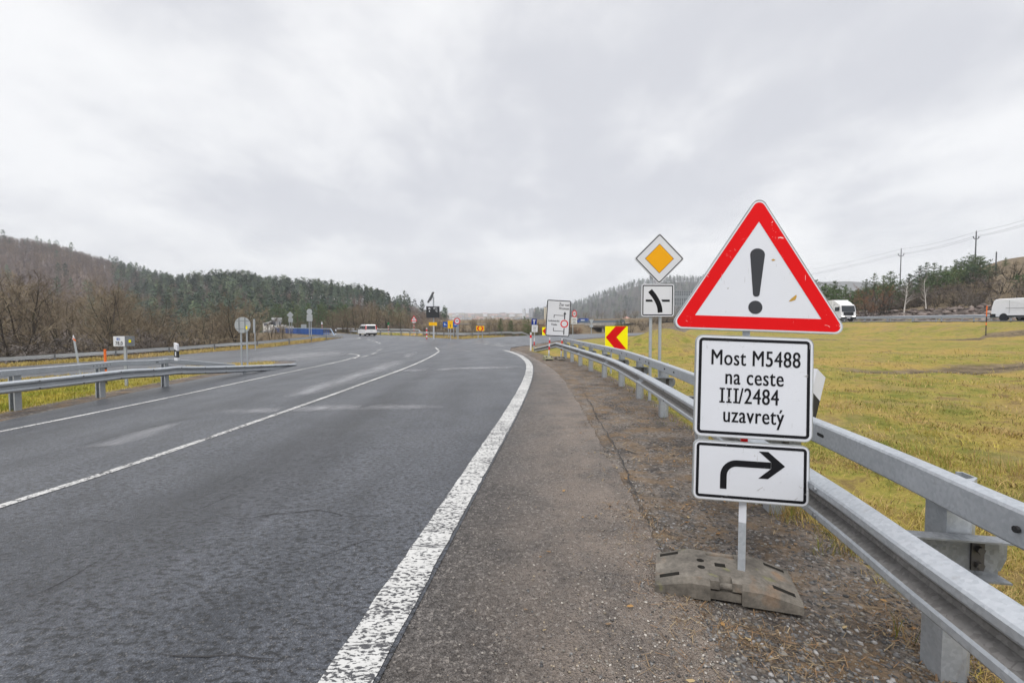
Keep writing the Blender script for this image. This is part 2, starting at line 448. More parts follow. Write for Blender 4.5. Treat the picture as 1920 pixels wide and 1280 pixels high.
def mat_land():
    m, t, b, co = new_mat('land')
    at = t.attr('tint').outputs['Color']; sepc = t.new('ShaderNodeSeparateColor'); t.l.new(at, sepc.inputs[0])
    dirt, rock, dry = sepc.outputs[0], sepc.outputs[1], sepc.outputs[2]
    n0 = t.noise(co, .22, 5, .6, .3); n1 = t.noise(co, 1.6, 6, .68, .4); n2 = t.noise(co, 14, 5, .75, .6); n3 = t.noise(co, 60, 3, .7)
    g = t.mix(t.rng(n1, .36, .62, 0, 1, True), (.150, .160, .028), (.355, .285, .068))
    g = t.mix(t.rng(n0, .45, .62, 0, .75, True), g, (.37, .250, .075))
    g = t.mix(t.rng(n1, .52, .64, 0, .85), g, (.17, .115, .05))
    g = t.mix(t.rng(t.noise(co, .55, 5, .65), .52, .66, 0, .6), g, (.26, .19, .085))
    g = t.mix(1.0, g, t.rng(t.math('ADD', t.math('MULTIPLY', n2, .6), t.math('MULTIPLY', n3, .4)), .3, .7, .55, 1.35), 'MULTIPLY')
    dr_ = t.mix(t.rng(n1, .38, .62, 0, 1), (.085, .064, .042), (.22, .168, .10))
    dr_ = t.mix(1.0, dr_, t.rng(n2, .3, .7, .6, 1.35), 'MULTIPLY')
    vc = t.vor(co, 42, 'Color'); vs = t.sep(vc)
    d = t.mix(t.rng(n1, .38, .62, 0, 1), (.075, .066, .060), (.185, .160, .138))
    d = t.mix(1.0, d, t.rng(vs[0], 0, 1, .62, 1.4), 'MULTIPLY')
    d = t.mix(t.rng(vs[1], .90, .95, 0, .8), d, (.27, .245, .22))
    d = t.mix(t.rng(t.noise(co, 2.6, 5, .65), .46, .62, 0, .7), d, (.20, .135, .078))
    rv = t.vor(co, 1.6, 'Color'); rs = t.sep(rv)[0]; rd = t.vor(co, 1.6, 'Distance')
    rk = t.mix(rs, (.10, .082, .072), (.24, .20, .178)); rk = t.mix(t.rng(rd, .35, .6, 0, .8), rk, (.055, .042, .035))
    j = t.math('MULTIPLY', t.math('SUBTRACT', t.math('ADD', t.math('MULTIPLY', n1, .6), t.math('MULTIPLY', n2, .4)), .5), 1.5)
    def w(a): return t.rng(t.math('ADD', a, t.math('MULTIPLY', j, t.rng(t.math('ABSOLUTE', t.math('SUBTRACT', a, .5)), 0, .5, 1, 0))), .38, .62, 0, 1, True)
    c = t.mix(w(dry), g, dr_); c = t.mix(w(dirt), c, d); c = t.mix(w(rock), c, rk)
    h = t.math('ADD', t.math('MULTIPLY', t.math('SUBTRACT', 1.0, t.vor(co, 42, 'Distance')), .4), t.math('ADD', n2, t.math('MULTIPLY', n3, .5)))
    setp(t, b, c, .92, normal=t.bump(h, .9, .03), spec=.15); return m


M = {}
M['asphalt'] = mat_asphalt('asphalt', (.025, .029, .037), (.084, .091, .107), coat=.7, pit=.22)
M['shoulder'] = mat_asphalt('dirty_asphalt', (.082, .076, .072), (.138, .127, .118), brown=1.0, speck=.26, pit=.62)
M['paint'] = mat_paint()
M['galv'] = mat_galv()
M['galv_dirt'] = mat_galv('dirty_zinc', (.27, .26, .25), (.155, .15, .142)); M['rim'] = plain('worn_plate_rim', (.30, .31, .30), .5, .3, var=.3, scale=12)
M['galv_far'] = mat_galv('bright_zinc', (.58, .60, .62), (.48, .50, .52), False)
M['galv_b'] = mat_galv('galvanised_splice', (.42, .44, .46), (.33, .35, .37))
M['galv_dark'] = mat_galv('weathered_steel', (.27, .285, .30), (.18, .19, .20))
M['galv_plain'] = mat_galv('sign_back_aluminium', (.42, .445, .46), (.36, .385, .40), False)
M['bolt'] = plain('dark_bolt', (.09, .085, .08), .55, .6)
M['hole'] = plain('dark_slot', (.012, .012, .013), .8)
M['white'] = mat_sign('sign_white', (.60, .615, .65), .9, (.30, .29, .28))
M['white_far'] = mat_sign('sign_white_clean', (.62, .63, .66))
M['red'] = mat_sign('sign_red', (.62, .004, .006), .9, (.72, .62, .60))
M['red_far'] = mat_sign('sign_red_clean', (.62, .012, .016))
M['black'] = mat_sign('sign_black', (.010, .010, .012), .55, (.6, .6, .6))
M['grey_black'] = mat_sign('faded_sign_black', (.045, .047, .052), .5, (.4, .4, .4))
M['yellow'] = mat_sign('sign_yellow', (.90, .80, .004))
M['orange'] = mat_sign('sign_orange', (.78, .36, .008))
M['amber'] = mat_sign('sign_amber', (.85, .48, .01))
M['blue'] = mat_sign('sign_blue', (.012, .085, .36))
M['navy'] = mat_sign('sign_navy', (.012, .035, .22))
M['green'] = mat_sign('sign_green', (.015, .16, .055))
M['orange_pole'] = plain('orange_plastic', (.80, .16, .02), .5)
M['black_pole'] = plain('black_plastic', (.02, .02, .022), .5)
M['rubber'] = None
M['black_panel'] = plain('black_panel', (.012, .014, .017), .35)
M['glass'] = plain('dark_glass', (.03, .035, .04), .12)
M['tyre'] = plain('tyre', (.018, .018, .019), .85)
M['van_white'] = plain('van_paint', (.76, .76, .76), .25, var=.03)
M['chrome'] = plain('wheel_rim', (.35, .36, .37), .35, .7)
M['red_lamp'] = plain('red_lamp', (.55, .015, .012), .2)
M['concrete'] = plain('concrete', (.33, .31, .285), .85, var=.25, scale=1.2)
M['blue_rail'] = plain('blue_painted_steel', (.008, .075, .30), .5, var=.2, scale=2)
M['pole_grey'] = plain('pole_concrete', (.10, .105, .112), .8)
M['wire'] = plain('wire', (.10, .10, .11), .6)

# ------------------------------------------------------------------ ground sheet
def build_land():
    na, nr = 420, 270
    ang = np.linspace(R(-100), R(100), na)
    rad = np.concatenate([[.4], np.geomspace(.8, 6000, nr - 1)])
    A, Rd = np.meshgrid(ang, rad)
    X = Rd * np.sin(A); Y = Rd * np.cos(A) - 1.2
    Z = land(X, Y)
    x, y = X.ravel(), Y.ravel()
    idx = np.arange(na * nr).reshape(nr, na)
    F = np.stack([idx[:-1, :-1], idx[:-1, 1:], idx[1:, 1:], idx[1:, :-1]], -1).reshape(-1, 4)
    dr, ins = poly_dist(x, y, ROAD); out = np.where(ins, 0, dr)
    dg, sg = poly_dist(x, y, RAIL, False); side = np.where(sg > 0, dg, -dg)
    dm, sm = poly_dist(x, y, MWAY, False); s = np.where(sm > 0, dm, -dm)
    fd, fs = poly_dist(x, y, FAR_EDGE, False)
    dirt = np.where(x > -2, 1 - ss(.15, .95, side) , 1 - ss(.55, 1.25, out))
    dirt = np.where((x > -2) & (y > 24), 1 - ss(.6, 2.0, out), dirt)
    dirt = np.where(fs < 0, (1 - ss(.2, .8, out)) * .8, dirt)
    rock = ss(12.5, 14, s) * (1 - ss(17.5, 21, s)) * (y < 150) * (x > 0)
    dry = np.where((s > -22.5) & (x > 0), ss(-22.5, -18, s) * .40, 0)
    dry = np.where((s > 17) & (x > 0), .95, dry)
    dry = np.where(fs < 0, np.maximum(dry, .60 + .4 * ss(1.5, 5, out)), dry)
    fur = np.exp(-(((y - 17.5 - .12 * (x - 18) + .5 * np.sin(x * .9)) / 1.7) ** 2)) * ss(10, 15, x) * (x < 42)
    m2 = np.exp(-(((x - 12.8) / 1.7) ** 2 + ((y - 31) / 1.8) ** 2))
    dry = np.maximum(dry, np.clip(.9 * fur, 0, .8)); dry = np.maximum(dry, .8 * m2)
    dry = np.maximum(dry, ss(120, 200, np.hypot(x, y)))
    isl = (x < -3) & (y < 50) & (fs > 0)
    dry = np.where(isl, .25 * ss(16, 26, y), dry)
    # trampled dry grass in the verge under the rail
    cols = np.stack([dirt, rock, dry], -1)
    o = np_mesh('ground', np.stack([x, y, Z.ravel()], -1), F, mat_land(), cols=cols, smooth=True)
    structure(o)


build_land()


def drape(name, outline, mat_, dz, step=1.5, skirt=.12, attr=None):
    """flat sheet laid on the road level, cut to an outline, with a short downturned edge"""
    n = len(outline); q = np.array(outline)
    x0, y0 = q.min(0); x1, y1 = q.max(0)
    pts = []
    d = max(y0, -6)
    yy = []
    while d < y1: yy.append(d); d += max(step, .06 * abs(d))
    for d in yy:
        w = max(step, .06 * abs(d)); xs = np.arange(math.floor(x0 / w) * w, x1, w)
        pts += [(a, d) for a in xs]
    pts = np.array(pts); dd, ins = poly_dist(pts[:, 0], pts[:, 1], outline)
    pts = pts[ins & (dd > .3)]
    vin = [Vector(p) for p in q] + [Vector(p) for p in pts]
    res = geometry.delaunay_2d_cdt(vin, [(i, (i + 1) % n) for i in range(n)], [list(range(n))], 1, 1e-5)
    v2, f = res[0], res[2]
    xs = np.array([v.x for v in v2]); ys = np.array([v.y for v in v2]); zs = zbase(xs, ys) + dz
    b = MB(); b.add(list(zip(xs, ys, zs)), f)
    zo = zbase(q[:, 0], q[:, 1]) + dz
    k = len(b.v)
    b.v += [(q[i, 0], q[i, 1], zo[i]) for i in range(n)] + [(q[i, 0], q[i, 1], zo[i] - skirt) for i in range(n)]
    for i in range(n): j = (i + 1) % n; b.f.append((k + i, k + j, k + n + j, k + n + i)); b.m.append(0)
    o = b.build(name, mat_); structure(o)
    if attr:
        a = o.data.color_attributes.new('tint', 'FLOAT_COLOR', 'POINT'); c = np.ones((len(b.v), 4), np.float32); p = np.array(b.v); c[:, :3] = attr(p[:, 0], p[:, 1])[:, None]; a.data.foreach_set('color', c.ravel())
    return o


drape('main_road', ROAD, M['asphalt'], 0.0)
# verge strip of old dirty asphalt right of the edge line
_jr = random.Random(4)
SH_OUT = [(1.02, -5), (1.02, .5), (1.06, 2.3), (1.10, 3.4), (1.15, 4.6), (1.22, 6.2), (1.34, 8.5), (1.43, 11), (1.50, 14), (1.42, 17.5), (1.15, 21), (.8, 25), (.35, 28.2)]
SH_OUT = [(p[0] + _jr.uniform(-.025, .025), p[1]) for p in spline(SH_OUT, 10)]
SHOULDER = [(p[0] + .02, p[1]) for p in EDGE] + list(reversed(SH_OUT))
def _across(x, y): e = np.interp(y, [p[1] for p in EDGE], [p[0] for p in EDGE]); so = np.interp(y, [p[1] for p in SH_OUT], [p[0] for p in SH_OUT]); return np.clip(((x - e) / np.maximum(so - e, .3) - .08) * 1.5, 0, 1)
drape('road_shoulder', SHOULDER, M['shoulder'], -.006, step=.28, attr=_across)


def ribbon(name, pts, width, dz=.004, mat_=None, jitter=0.0, seed=1, taper=False):
    """painted line along a path of ground points"""
    rng = random.Random(seed); p = np.array([(a[0], a[1]) for a in pts]); n = len(p)
    # resample finely
    seg = np.hypot(*np.diff(p, axis=0).T); L_ = np.concatenate([[0], np.cumsum(seg)])
    m = max(2, int(L_[-1] / max(.12 if jitter else .35, L_[-1] / 260)) + 1)
    s = np.linspace(0, L_[-1], m); x = np.interp(s, L_, p[:, 0]); y = np.interp(s, L_, p[:, 1])
    tx = np.gradient(x); ty = np.gradient(y); l = np.hypot(tx, ty); nx, ny = -ty / l, tx / l
    V = []
    for i in range(m):
        w = width / 2 * (min(1, 3 * min(i, m - 1 - i) / m + .15) if taper else 1)
        a, c = w + rng.uniform(-1, 1) * jitter, w + rng.uniform(-1, 1) * jitter
        for sgn, ww in ((1, a), (-1, c)):
            X, Y = x[i] + nx[i] * ww * sgn, y[i] + ny[i] * ww * sgn
            V.append((X, Y, float(zbase(X, Y)) + dz))
    F = [(2 * i, 2 * i + 1, 2 * i + 3, 2 * i + 2) for i in range(m - 1)]
    b = MB(); b.add(V, F); return b.build(name, mat_ or M['paint'])


def marking(px=None, world=None, width=.125, dense=6, **kw):
    pts = world if world is not None else spline([G2(*q) for q in px], dense)
    o = ribbon('road_marking', pts, width, **kw); structure(o); return o


marking(world=EDGE, width=.25, jitter=.007)
marking(px=[(-500, 1115), (0, 949), (240, 872.5), (500, 783), (620, 741), (700, 712), (760, 690), (795, 675), (815, 664.5), (824, 657.5)], width=.125, jitter=.003)
marking(px=[(822, 656.5), (819, 653.5), (816, 651.3)], width=.13)
marking(px=[(-300, 868), (0, 809), (200, 769), (360, 736), (500, 706), (600, 685.5), (645, 675.5), (668, 669)], width=.14, jitter=.003)
marking(px=[(664, 672), (673, 667), (668, 664.6), (652, 663)], width=.15)
marking(px=[(939, 648.5), (945, 647.6), (957, 646.5), (968, 645.6)], width=.2)
marking(px=[(120, 686.5), (250, 677), (365, 668), (480, 659.5), (560, 653.5), (638, 648.5)], width=.13)
for a, b_ in (((938, 648), (921, 646)), ((917, 645.5), (908, 644.2)), ((902, 643.5), (893, 642.4)), ((940, 644.6), (926, 643)), ((920, 642.4), (908, 641)), ((900, 640.2), (891, 639.2)), ((688, 635.8), (694, 637.3)), ((697, 638.3), (702, 639.6)), ((704, 640.4), (708, 641.8)), ((710, 642.6), (713, 644.3)), ((713, 651.6), (720, 651)), ((706, 657.5), (716, 655)), ((696, 664), (706, 661)), ((679, 669), (690, 666.4))):
    marking(world=[G2(*a), G2(*b_)], width=.18)
marking(px=[(655, 636), (668, 635.2), (675, 633.5), (668, 632.3)], width=.16)
marking(px=[(690, 630), (720, 632), (760, 635.2), (778, 637)], width=.16)
marking(px=[(785, 638.3), (800, 640.5)], width=.16)
marking(world=[G2(816, 651.6), G2(850, 653.2), G2(884, 659)], width=.06)
# crack lines and joints in the asphalt
M['crack'] = plain('crack', (.030, .029, .029), .95)
def crack(px, w, seed):
    rng = random.Random(seed); p = spline([G2(*q) for q in px], 14)
    p = [(a[0] + rng.uniform(-1, 1) * w * 1.6, a[1] + rng.uniform(-1, 1) * w * 1.6) for a in p]
    structure(ribbon('road_crack', p, w, dz=.0035, mat_=M['crack'], jitter=w * .4, seed=seed, taper=True))
crack([(395, 963), (450, 972), (510, 965), (600, 957), (650, 968), (710, 966)], .009, 3)
crack([(300, 1228), (420, 1229), (520, 1233)], .007, 5)
crack([(560, 1060), (640, 1030), (720, 1000)], .006, 6)
crack([(120, 987), (180, 975), (250, 985)], .006, 7)
crack([(0, 876), (140, 838), (240, 812), (345, 785)], .008, 8)
crack([(560, 672), (600, 664), (640, 661), (652, 663), (640, 667)], .03, 9)
crack([(20, 1135), (130, 1085), (200, 1040)], .006, 10)
crack([(300, 985), (420, 935), (470, 905)], .005, 12)
crack([(1092, 728), (1125, 790), (1160, 850), (1195, 930), (1218, 990), (1242, 1035)], .012, 11)
# pale worn streaks left by tyres and water
def mat_streak(col=(.25, .25, .262), k=1.1):
    m, t, b, co = new_mat('worn_streak')
    e = t.attr('tint').outputs['Color']; s = t.new('ShaderNodeSeparateColor'); t.l.new(e, s.inputs[0])
    n = t.noise(t.mapping(co, (1, .3, 1)), 2.2, 5, .6)
    a = t.math('MULTIPLY', s.outputs[0], t.rng(n, .25, .7, .1 * k, .75 * k), clamp=True)
    setp(t, b, col, .5); b.inputs['Coat Weight'].default_value = .6; b.inputs['Coat Roughness'].default_value = .4; t.put(b.inputs['Alpha'], a); return m
M['streak'] = mat_streak(); M['dark_band'] = mat_streak((.040, .040, .043), .5)
def streak(rows, mk='streak'):
    """rows: pairs of photo pixels across the patch, first and last fade out"""
    V = []; C = []; F = []; n = len(rows); m = 6
    for i, (a, b_) in enumerate(rows):
        A = Vector(G2(*a)); B = Vector(G2(*b_))
        for k in range(m):
            p = A.lerp(B, k / (m - 1)); V.append((p.x, p.y, float(zbase(p.x, p.y)) + .002))
            v = min(1, 1.6 * min(k, m - 1 - k) / (m - 1) * 2 * .8) * (0 if i in (0, n - 1) else 1); C.append((v, v, v))
    for i in range(n - 1):
        for k in range(m - 1): F.append((i * m + k, i * m + k + 1, (i + 1) * m + k + 1, (i + 1) * m + k))
    o = np_mesh('worn_road_patch', V, F, M[mk], cols=C); structure(o)
streak([((-60, 1150), (200, 1220)), ((0, 1080), (230, 1130)), ((240, 960), (430, 1010)), ((440, 870), (590, 910)), ((590, 790), (700, 815)), ((700, 735), (780, 748)), ((760, 705), (815, 710)), ((800, 680), (840, 684))], 'dark_band')
streak([((120, 842), (150, 842)), ((160, 834), (235, 834)), ((230, 812), (300, 815)), ((300, 797), (335, 798)), ((345, 788), (352, 789))])
streak([((515, 745), (545, 748)), ((535, 735), (600, 738)), ((620, 708), (690, 710)), ((700, 684), (760, 684)), ((755, 664), (782, 665)), ((775, 658), (786, 658))])
streak([((440, 684), (470, 686)), ((470, 668), (520, 684)), ((560, 658), (590, 680)), ((630, 656), (640, 668)), ((655, 658), (657, 664))])
streak([((380, 768), (382, 778)), ((480, 764), (480, 776)), ((640, 757), (640, 770)), ((780, 757), (780, 768)), ((850, 760), (850, 766))])
streak([((700, 695), (700, 699)), ((780, 691), (780, 697)), ((880, 687), (880, 693)), ((950, 686), (950, 691)), ((985, 686), (985, 689))])


# ------------------------------------------------------------------ motorway on its bank
def motorway():
    p = MWAY; t = np.gradient(p, axis=0); l = np.hypot(t[:, 0], t[:, 1]); nx, ny = t[:, 1] / l, -t[:, 0] / l
    def strip(name, offs, mat_, dz):
        b = MB(); k = len(offs)
        for i in range(len(p)):
            for o in offs: b.v.append((p[i, 0] + nx[i] * o, p[i, 1] + ny[i] * o, float(mway_z(p[i, 1])) + dz - .012 * abs(o + 0) ))
        for i in range(len(p) - 1):
            for j in range(k - 1): b.f.append((i * k + j, i * k + j + 1, (i + 1) * k + j + 1, (i + 1) * k + j)); b.m.append(0)
        structure(b.build(name, mat_))
    strip('motorway', (-11.3, -6, 0, 6, 11.3), M['asphalt'], .10)
    strip('road_marking', (-10.2, -9.95), M['white_far'], .112)
    strip('road_marking', (-2.2, -1.95), M['white_far'], .112)
    strip('road_marking', (9.9, 10.15), M['white_far'], .112)
motorway()


# ------------------------------------------------------------------ crash barriers
WPROF = [(0, .150), (.012, .147), (.074, .116), (.083, .104), (.083, .070), (.074, .056), (.016, .022), (.010, 0), (.016, -.022), (.074, -.056), (.083, -.070), (.083, -.104), (.074, -.116), (.012, -.147), (0, -.150)]
def closed_profile(pr, th=.005): return pr + [(a - th, b) for a, b in reversed(pr)]
WPROF = [(a * .9, b * .89) for a, b in WPROF]
def sweep(b, path, prof, side=-1.0, mi=0, caps=True, dirt=()):
    """prof (outwards, up) carried along a 3D path; side -1: outwards is to the left of travel"""
    p = np.array(path, float); t = np.gradient(p, axis=0); l = np.hypot(t[:, 0], t[:, 1]); nx, ny = side * t[:, 1] / l, -side * t[:, 0] / l
    k = len(prof); o = len(b.v)
    for i in range(len(p)):
        for a, c in prof: b.v.append((p[i, 0] + nx[i] * a, p[i, 1] + ny[i] * a, p[i, 2] + c))
    for i in range(len(p) - 1):
        for j in range(k):
            j2 = (j + 1) % k; b.f.append((o + i * k + j, o + i * k + j2, o + (i + 1) * k + j2, o + (i + 1) * k + j)); b.m.append(1 if j in dirt else mi)
    if caps:
        b.f.append(tuple(o + j for j in range(k))); b.m.append(mi); e = o + (len(p) - 1) * k; b.f.append(tuple(e + j for j in reversed(range(k)))); b.m.append(mi)
    return b
BOXPROF = [(.035, .060), (.028, .072), (.012, .078), (-.035, .078), (-.035, -.070), (.03, -.070), (.035, -.062)]


def sigma_post(h, w=.15, d=.07, th=.006):
    """C-shaped steel post with a ribbed web, local origin on the ground"""
    out = [(-d, -w / 2), (d, -w / 2), (d, -w / 2 + .03), (d - th, -w / 2 + .03), (d - th, -w / 2 + th), (-d * .2, -w / 2 + th), (-d * .55, -w / 6), (-d * .55, w / 6), (-d * .2, w / 2 - th), (d - th, w / 2 - th), (d - th, w / 2 - .03), (d, w / 2 - .03), (d, w / 2), (-d * .25, w / 2), (-d, w / 6), (-d, -w / 6)]
    b = MB(); n = len(out)
    b.v = [(-x, y, -.25) for x, y in out] + [(-x, y, h) for x, y in out]
    b.f = [(i, (i + 1) % n, n + (i + 1) % n, n + i) for i in range(n)] + [tuple(range(n - 1, -1, -1)), tuple(range(n, 2 * n))]; b.m = [0] * len(b.f)
    return b


def along(path, s):
    p = np.array(path, float); seg = np.hypot(*np.diff(p[:, :2], axis=0).T); L_ = np.concatenate([[0], np.cumsum(seg)])
    q = [np.interp(s, L_, p[:, i]) for i in range(p.shape[1])]; e = [np.interp(s + .05, L_, p[:, i]) - np.interp(s - .05, L_, p[:, i]) for i in range(2)]
    return q, math.atan2(e[1], e[0]), L_[-1]
def s_at_y(path, y):
    p = np.array(path, float); seg = np.hypot(*np.diff(p[:, :2], axis=0).T); L_ = np.concatenate([[0], np.cumsum(seg)])
    return float(np.interp(y, p[:, 1], L_))


def right_barrier():
    root = thing('crash_barrier', 'galvanised crash barrier with a corrugated beam below a box rail, along the right verge', 'crash barrier', (RAIL[0][0], RAIL[0][1], 0))
    O = root.location
    zz = zbase(RAIL[:, 0], RAIL[:, 1])
    main = [(x, y, z + .60) for (x, y), z in zip(RAIL, zz)]
    tip = spline([(RAIL[-1][0], RAIL[-1][1]), (2.0, 24.6), (1.72, 26.6), (1.40, 28.6)], 4)
    tz = np.linspace(.60, .03, len(tip)); end = [(x, y, float(zbase(x, y)) + h) for (x, y), h in zip(tip, tz)][1:]
    b = MB(); sweep(b, main + end, closed_profile(WPROF), dirt=(5, 6, 7, 8))
    beam = b.build('beam', [M['galv'], M['galv_dirt']], root, O)
    # splice seams and bolt heads of the beam
    bb = MB(); rr = MB()
    tot = along(main, 0)[2]; s = .7
    while s < tot:
        q, a, _ = along(main, s); nx, ny = -math.sin(a), math.cos(a)
        for dz in (.087, -.087):
            c = Vector((q[0] + nx * .075, q[1] + ny * .075, q[2] + dz * .89)); bb.tube(c, c + Vector((nx, ny, 0)) * .012, .014, n=8)
        s += 2.0
    bb.build('bolt_row', M['galv_dark'], beam, O)
    sp_ = MB(); s = .45
    while s < tot - 1:
        seg = [along(main, s + k * .11)[0] for k in range(4)]; sweep(sp_, seg, closed_profile([(a + .004, c * 1.02) for a, c in WPROF], .003)); s += 4.0
    sp_.build('splice', M['galv_b'], beam, O)
    # box rail just in front of the post heads, it dips to the beam's tip
    nrm = np.gradient(RAIL, axis=0); l = np.hypot(nrm[:, 0], nrm[:, 1]); ox, oy = nrm[:, 1] / l, -nrm[:, 0] / l
    top = [(RAIL[i, 0] + ox[i] * .225, RAIL[i, 1] + oy[i] * .225, zz[i] + .885) for i in range(len(RAIL))]
    b = MB(); sweep(b, top, BOXPROF); rail = b.build('top_rail', M['galv'], root, O)
    hb = MB(); s = 1.2; k = 0; tot = along(top, 0)[2]
    while s < tot:
        q, a, _ = along(top, s); n = Vector((-math.sin(a), math.cos(a), 0)); t = Vector((math.cos(a), math.sin(a), 0))
        c = Vector(q[:3]) + n * .0365
        if k % 2 == 0:
            ring = [c + t * (.032 * math.copysign(1, math.cos(u)) + .012 * math.cos(u)) + Vector((0, 0, .012 * math.sin(u))) for u in np.linspace(0, 2 * math.pi, 13)[:-1]]
            hb.add(ring, [tuple(range(12))])
        else:
            hb.tube(c, c + n * .012, .013, n=8)
        s += .55 if k % 2 == 0 else 1.45; k += 1
    hb.build('slot_row', M['hole'], rail, O)
    tp = MB(); s = .95
    while s < tot:
        q, a, _ = along(top, s); n = Vector((-math.sin(a), math.cos(a), 0)); c = Vector(q[:3]) + n * .038
        tp.box(c, (.115, .006, .062), a); tp.tube(c, c + n * .014, .016, n=8)
        s += 4.0
    tp.build('joint_plate', M['galv_dark'], rail, O)
    # posts every two metres, each with its spacer bracket
    pm = sigma_post(.955); post0 = None
    for y in (.2, 2.18, 4.05, 6.1, 8.15, 10.15, 12.1, 14.1, 16.05, 18.0, 19.9, 21.8):
        s = s_at_y(RAIL, y); q, a, _ = along(RAIL, s); n = Vector((math.sin(a), -math.cos(a), 0))
        c = Vector((q[0], q[1], 0)) + n * .31; c.z = L(c.x, c.y)
        if post0 is None:
            post0 = pm.build('post', M['galv'], root); po = post0
            br = MB()
            # channel: web, flanges, ear and bolt plate (x along the rail, y away from the road)
            br.box((.084, -.09, .62), (.006, .42, .17)); br.box((.115, -.09, .708), (.07, .44, .008)); br.box((.115, -.09, .532), (.07, .44, .008))
            br.plate([(.03, .545), (.03, .695), (.15, .695), (.178, .66), (.178, .60), (.15, .545)], -.03, -.026)
            for k in range(len(br.v) - 12, len(br.v)): x, y, z = br.v[k]; br.v[k] = (y + .115 - .25 * (x - .03), x, z)
            br.box((.091, .035, .62), (.008, .05, .13), mi=1)
            for z in (.585, .655): br.tube((.095, .035, z), (.116, .035, z), .016, n=6, mi=1)
            br0 = br.build('bracket', [M['galv_dark'], M['bolt']], po)
        else:
            po = post0.copy(); COL.objects.link(po); po.parent = root
            brc = br0.copy(); COL.objects.link(brc); brc.parent = po
        po.location = (c.x - O.x, c.y - O.y, c.z); po.rotation_euler = (0, 0, a - math.pi)
    return root


right_barrier()


def barrier(name, label, path, posts, side=1.0, lift=.60, post_h=.62, off=.12, base=None, group=None, thick=False, mat_=None, tilt_end=0, tilt_start=0, mpost=None):
    """single-beam barrier; path = ground points with z; posts = distances along it"""
    root = thing(name, label, 'crash barrier', (path[0][0], path[0][1], path[0][2]), group=group); O = root.location
    n = len(path)
    pts = []
    for i, (x, y, z) in enumerate(path):
        k = 1.0
        if tilt_end: k = min(k, (n - 1 - i) / tilt_end)
        if tilt_start: k = min(k, i / tilt_start)
        pts.append((x, y, z + .06 + (lift - .06) * min(1, k)))
    b = MB(); sweep(b, pts, closed_profile([(u, w * 1.14) for u, w in WPROF]), side, dirt=(5, 6, 7, 8)); b.build('beam', [mat_ or M['galv_far'], M['galv_b']], root, O)
    p0 = None
    for s in posts:
        q, a, _ = along(path, s); h = along(pts, s)[0][2] - q[2]
        nx, ny = -side * math.sin(a), side * math.cos(a)
        if p0 is None:
            mb = sigma_post(1.0, .12, .05); p0 = mb.build('post', mpost or M['galv'], root); po = p0
        else: po = p0.copy(); COL.objects.link(po); po.parent = root
        po.location = (q[0] - O.x + nx * off, q[1] - O.y + ny * off, q[2] - O.z); po.rotation_euler = (0, 0, a + math.pi / 2)
        po.scale = (1, 1, h + .13)
    return root


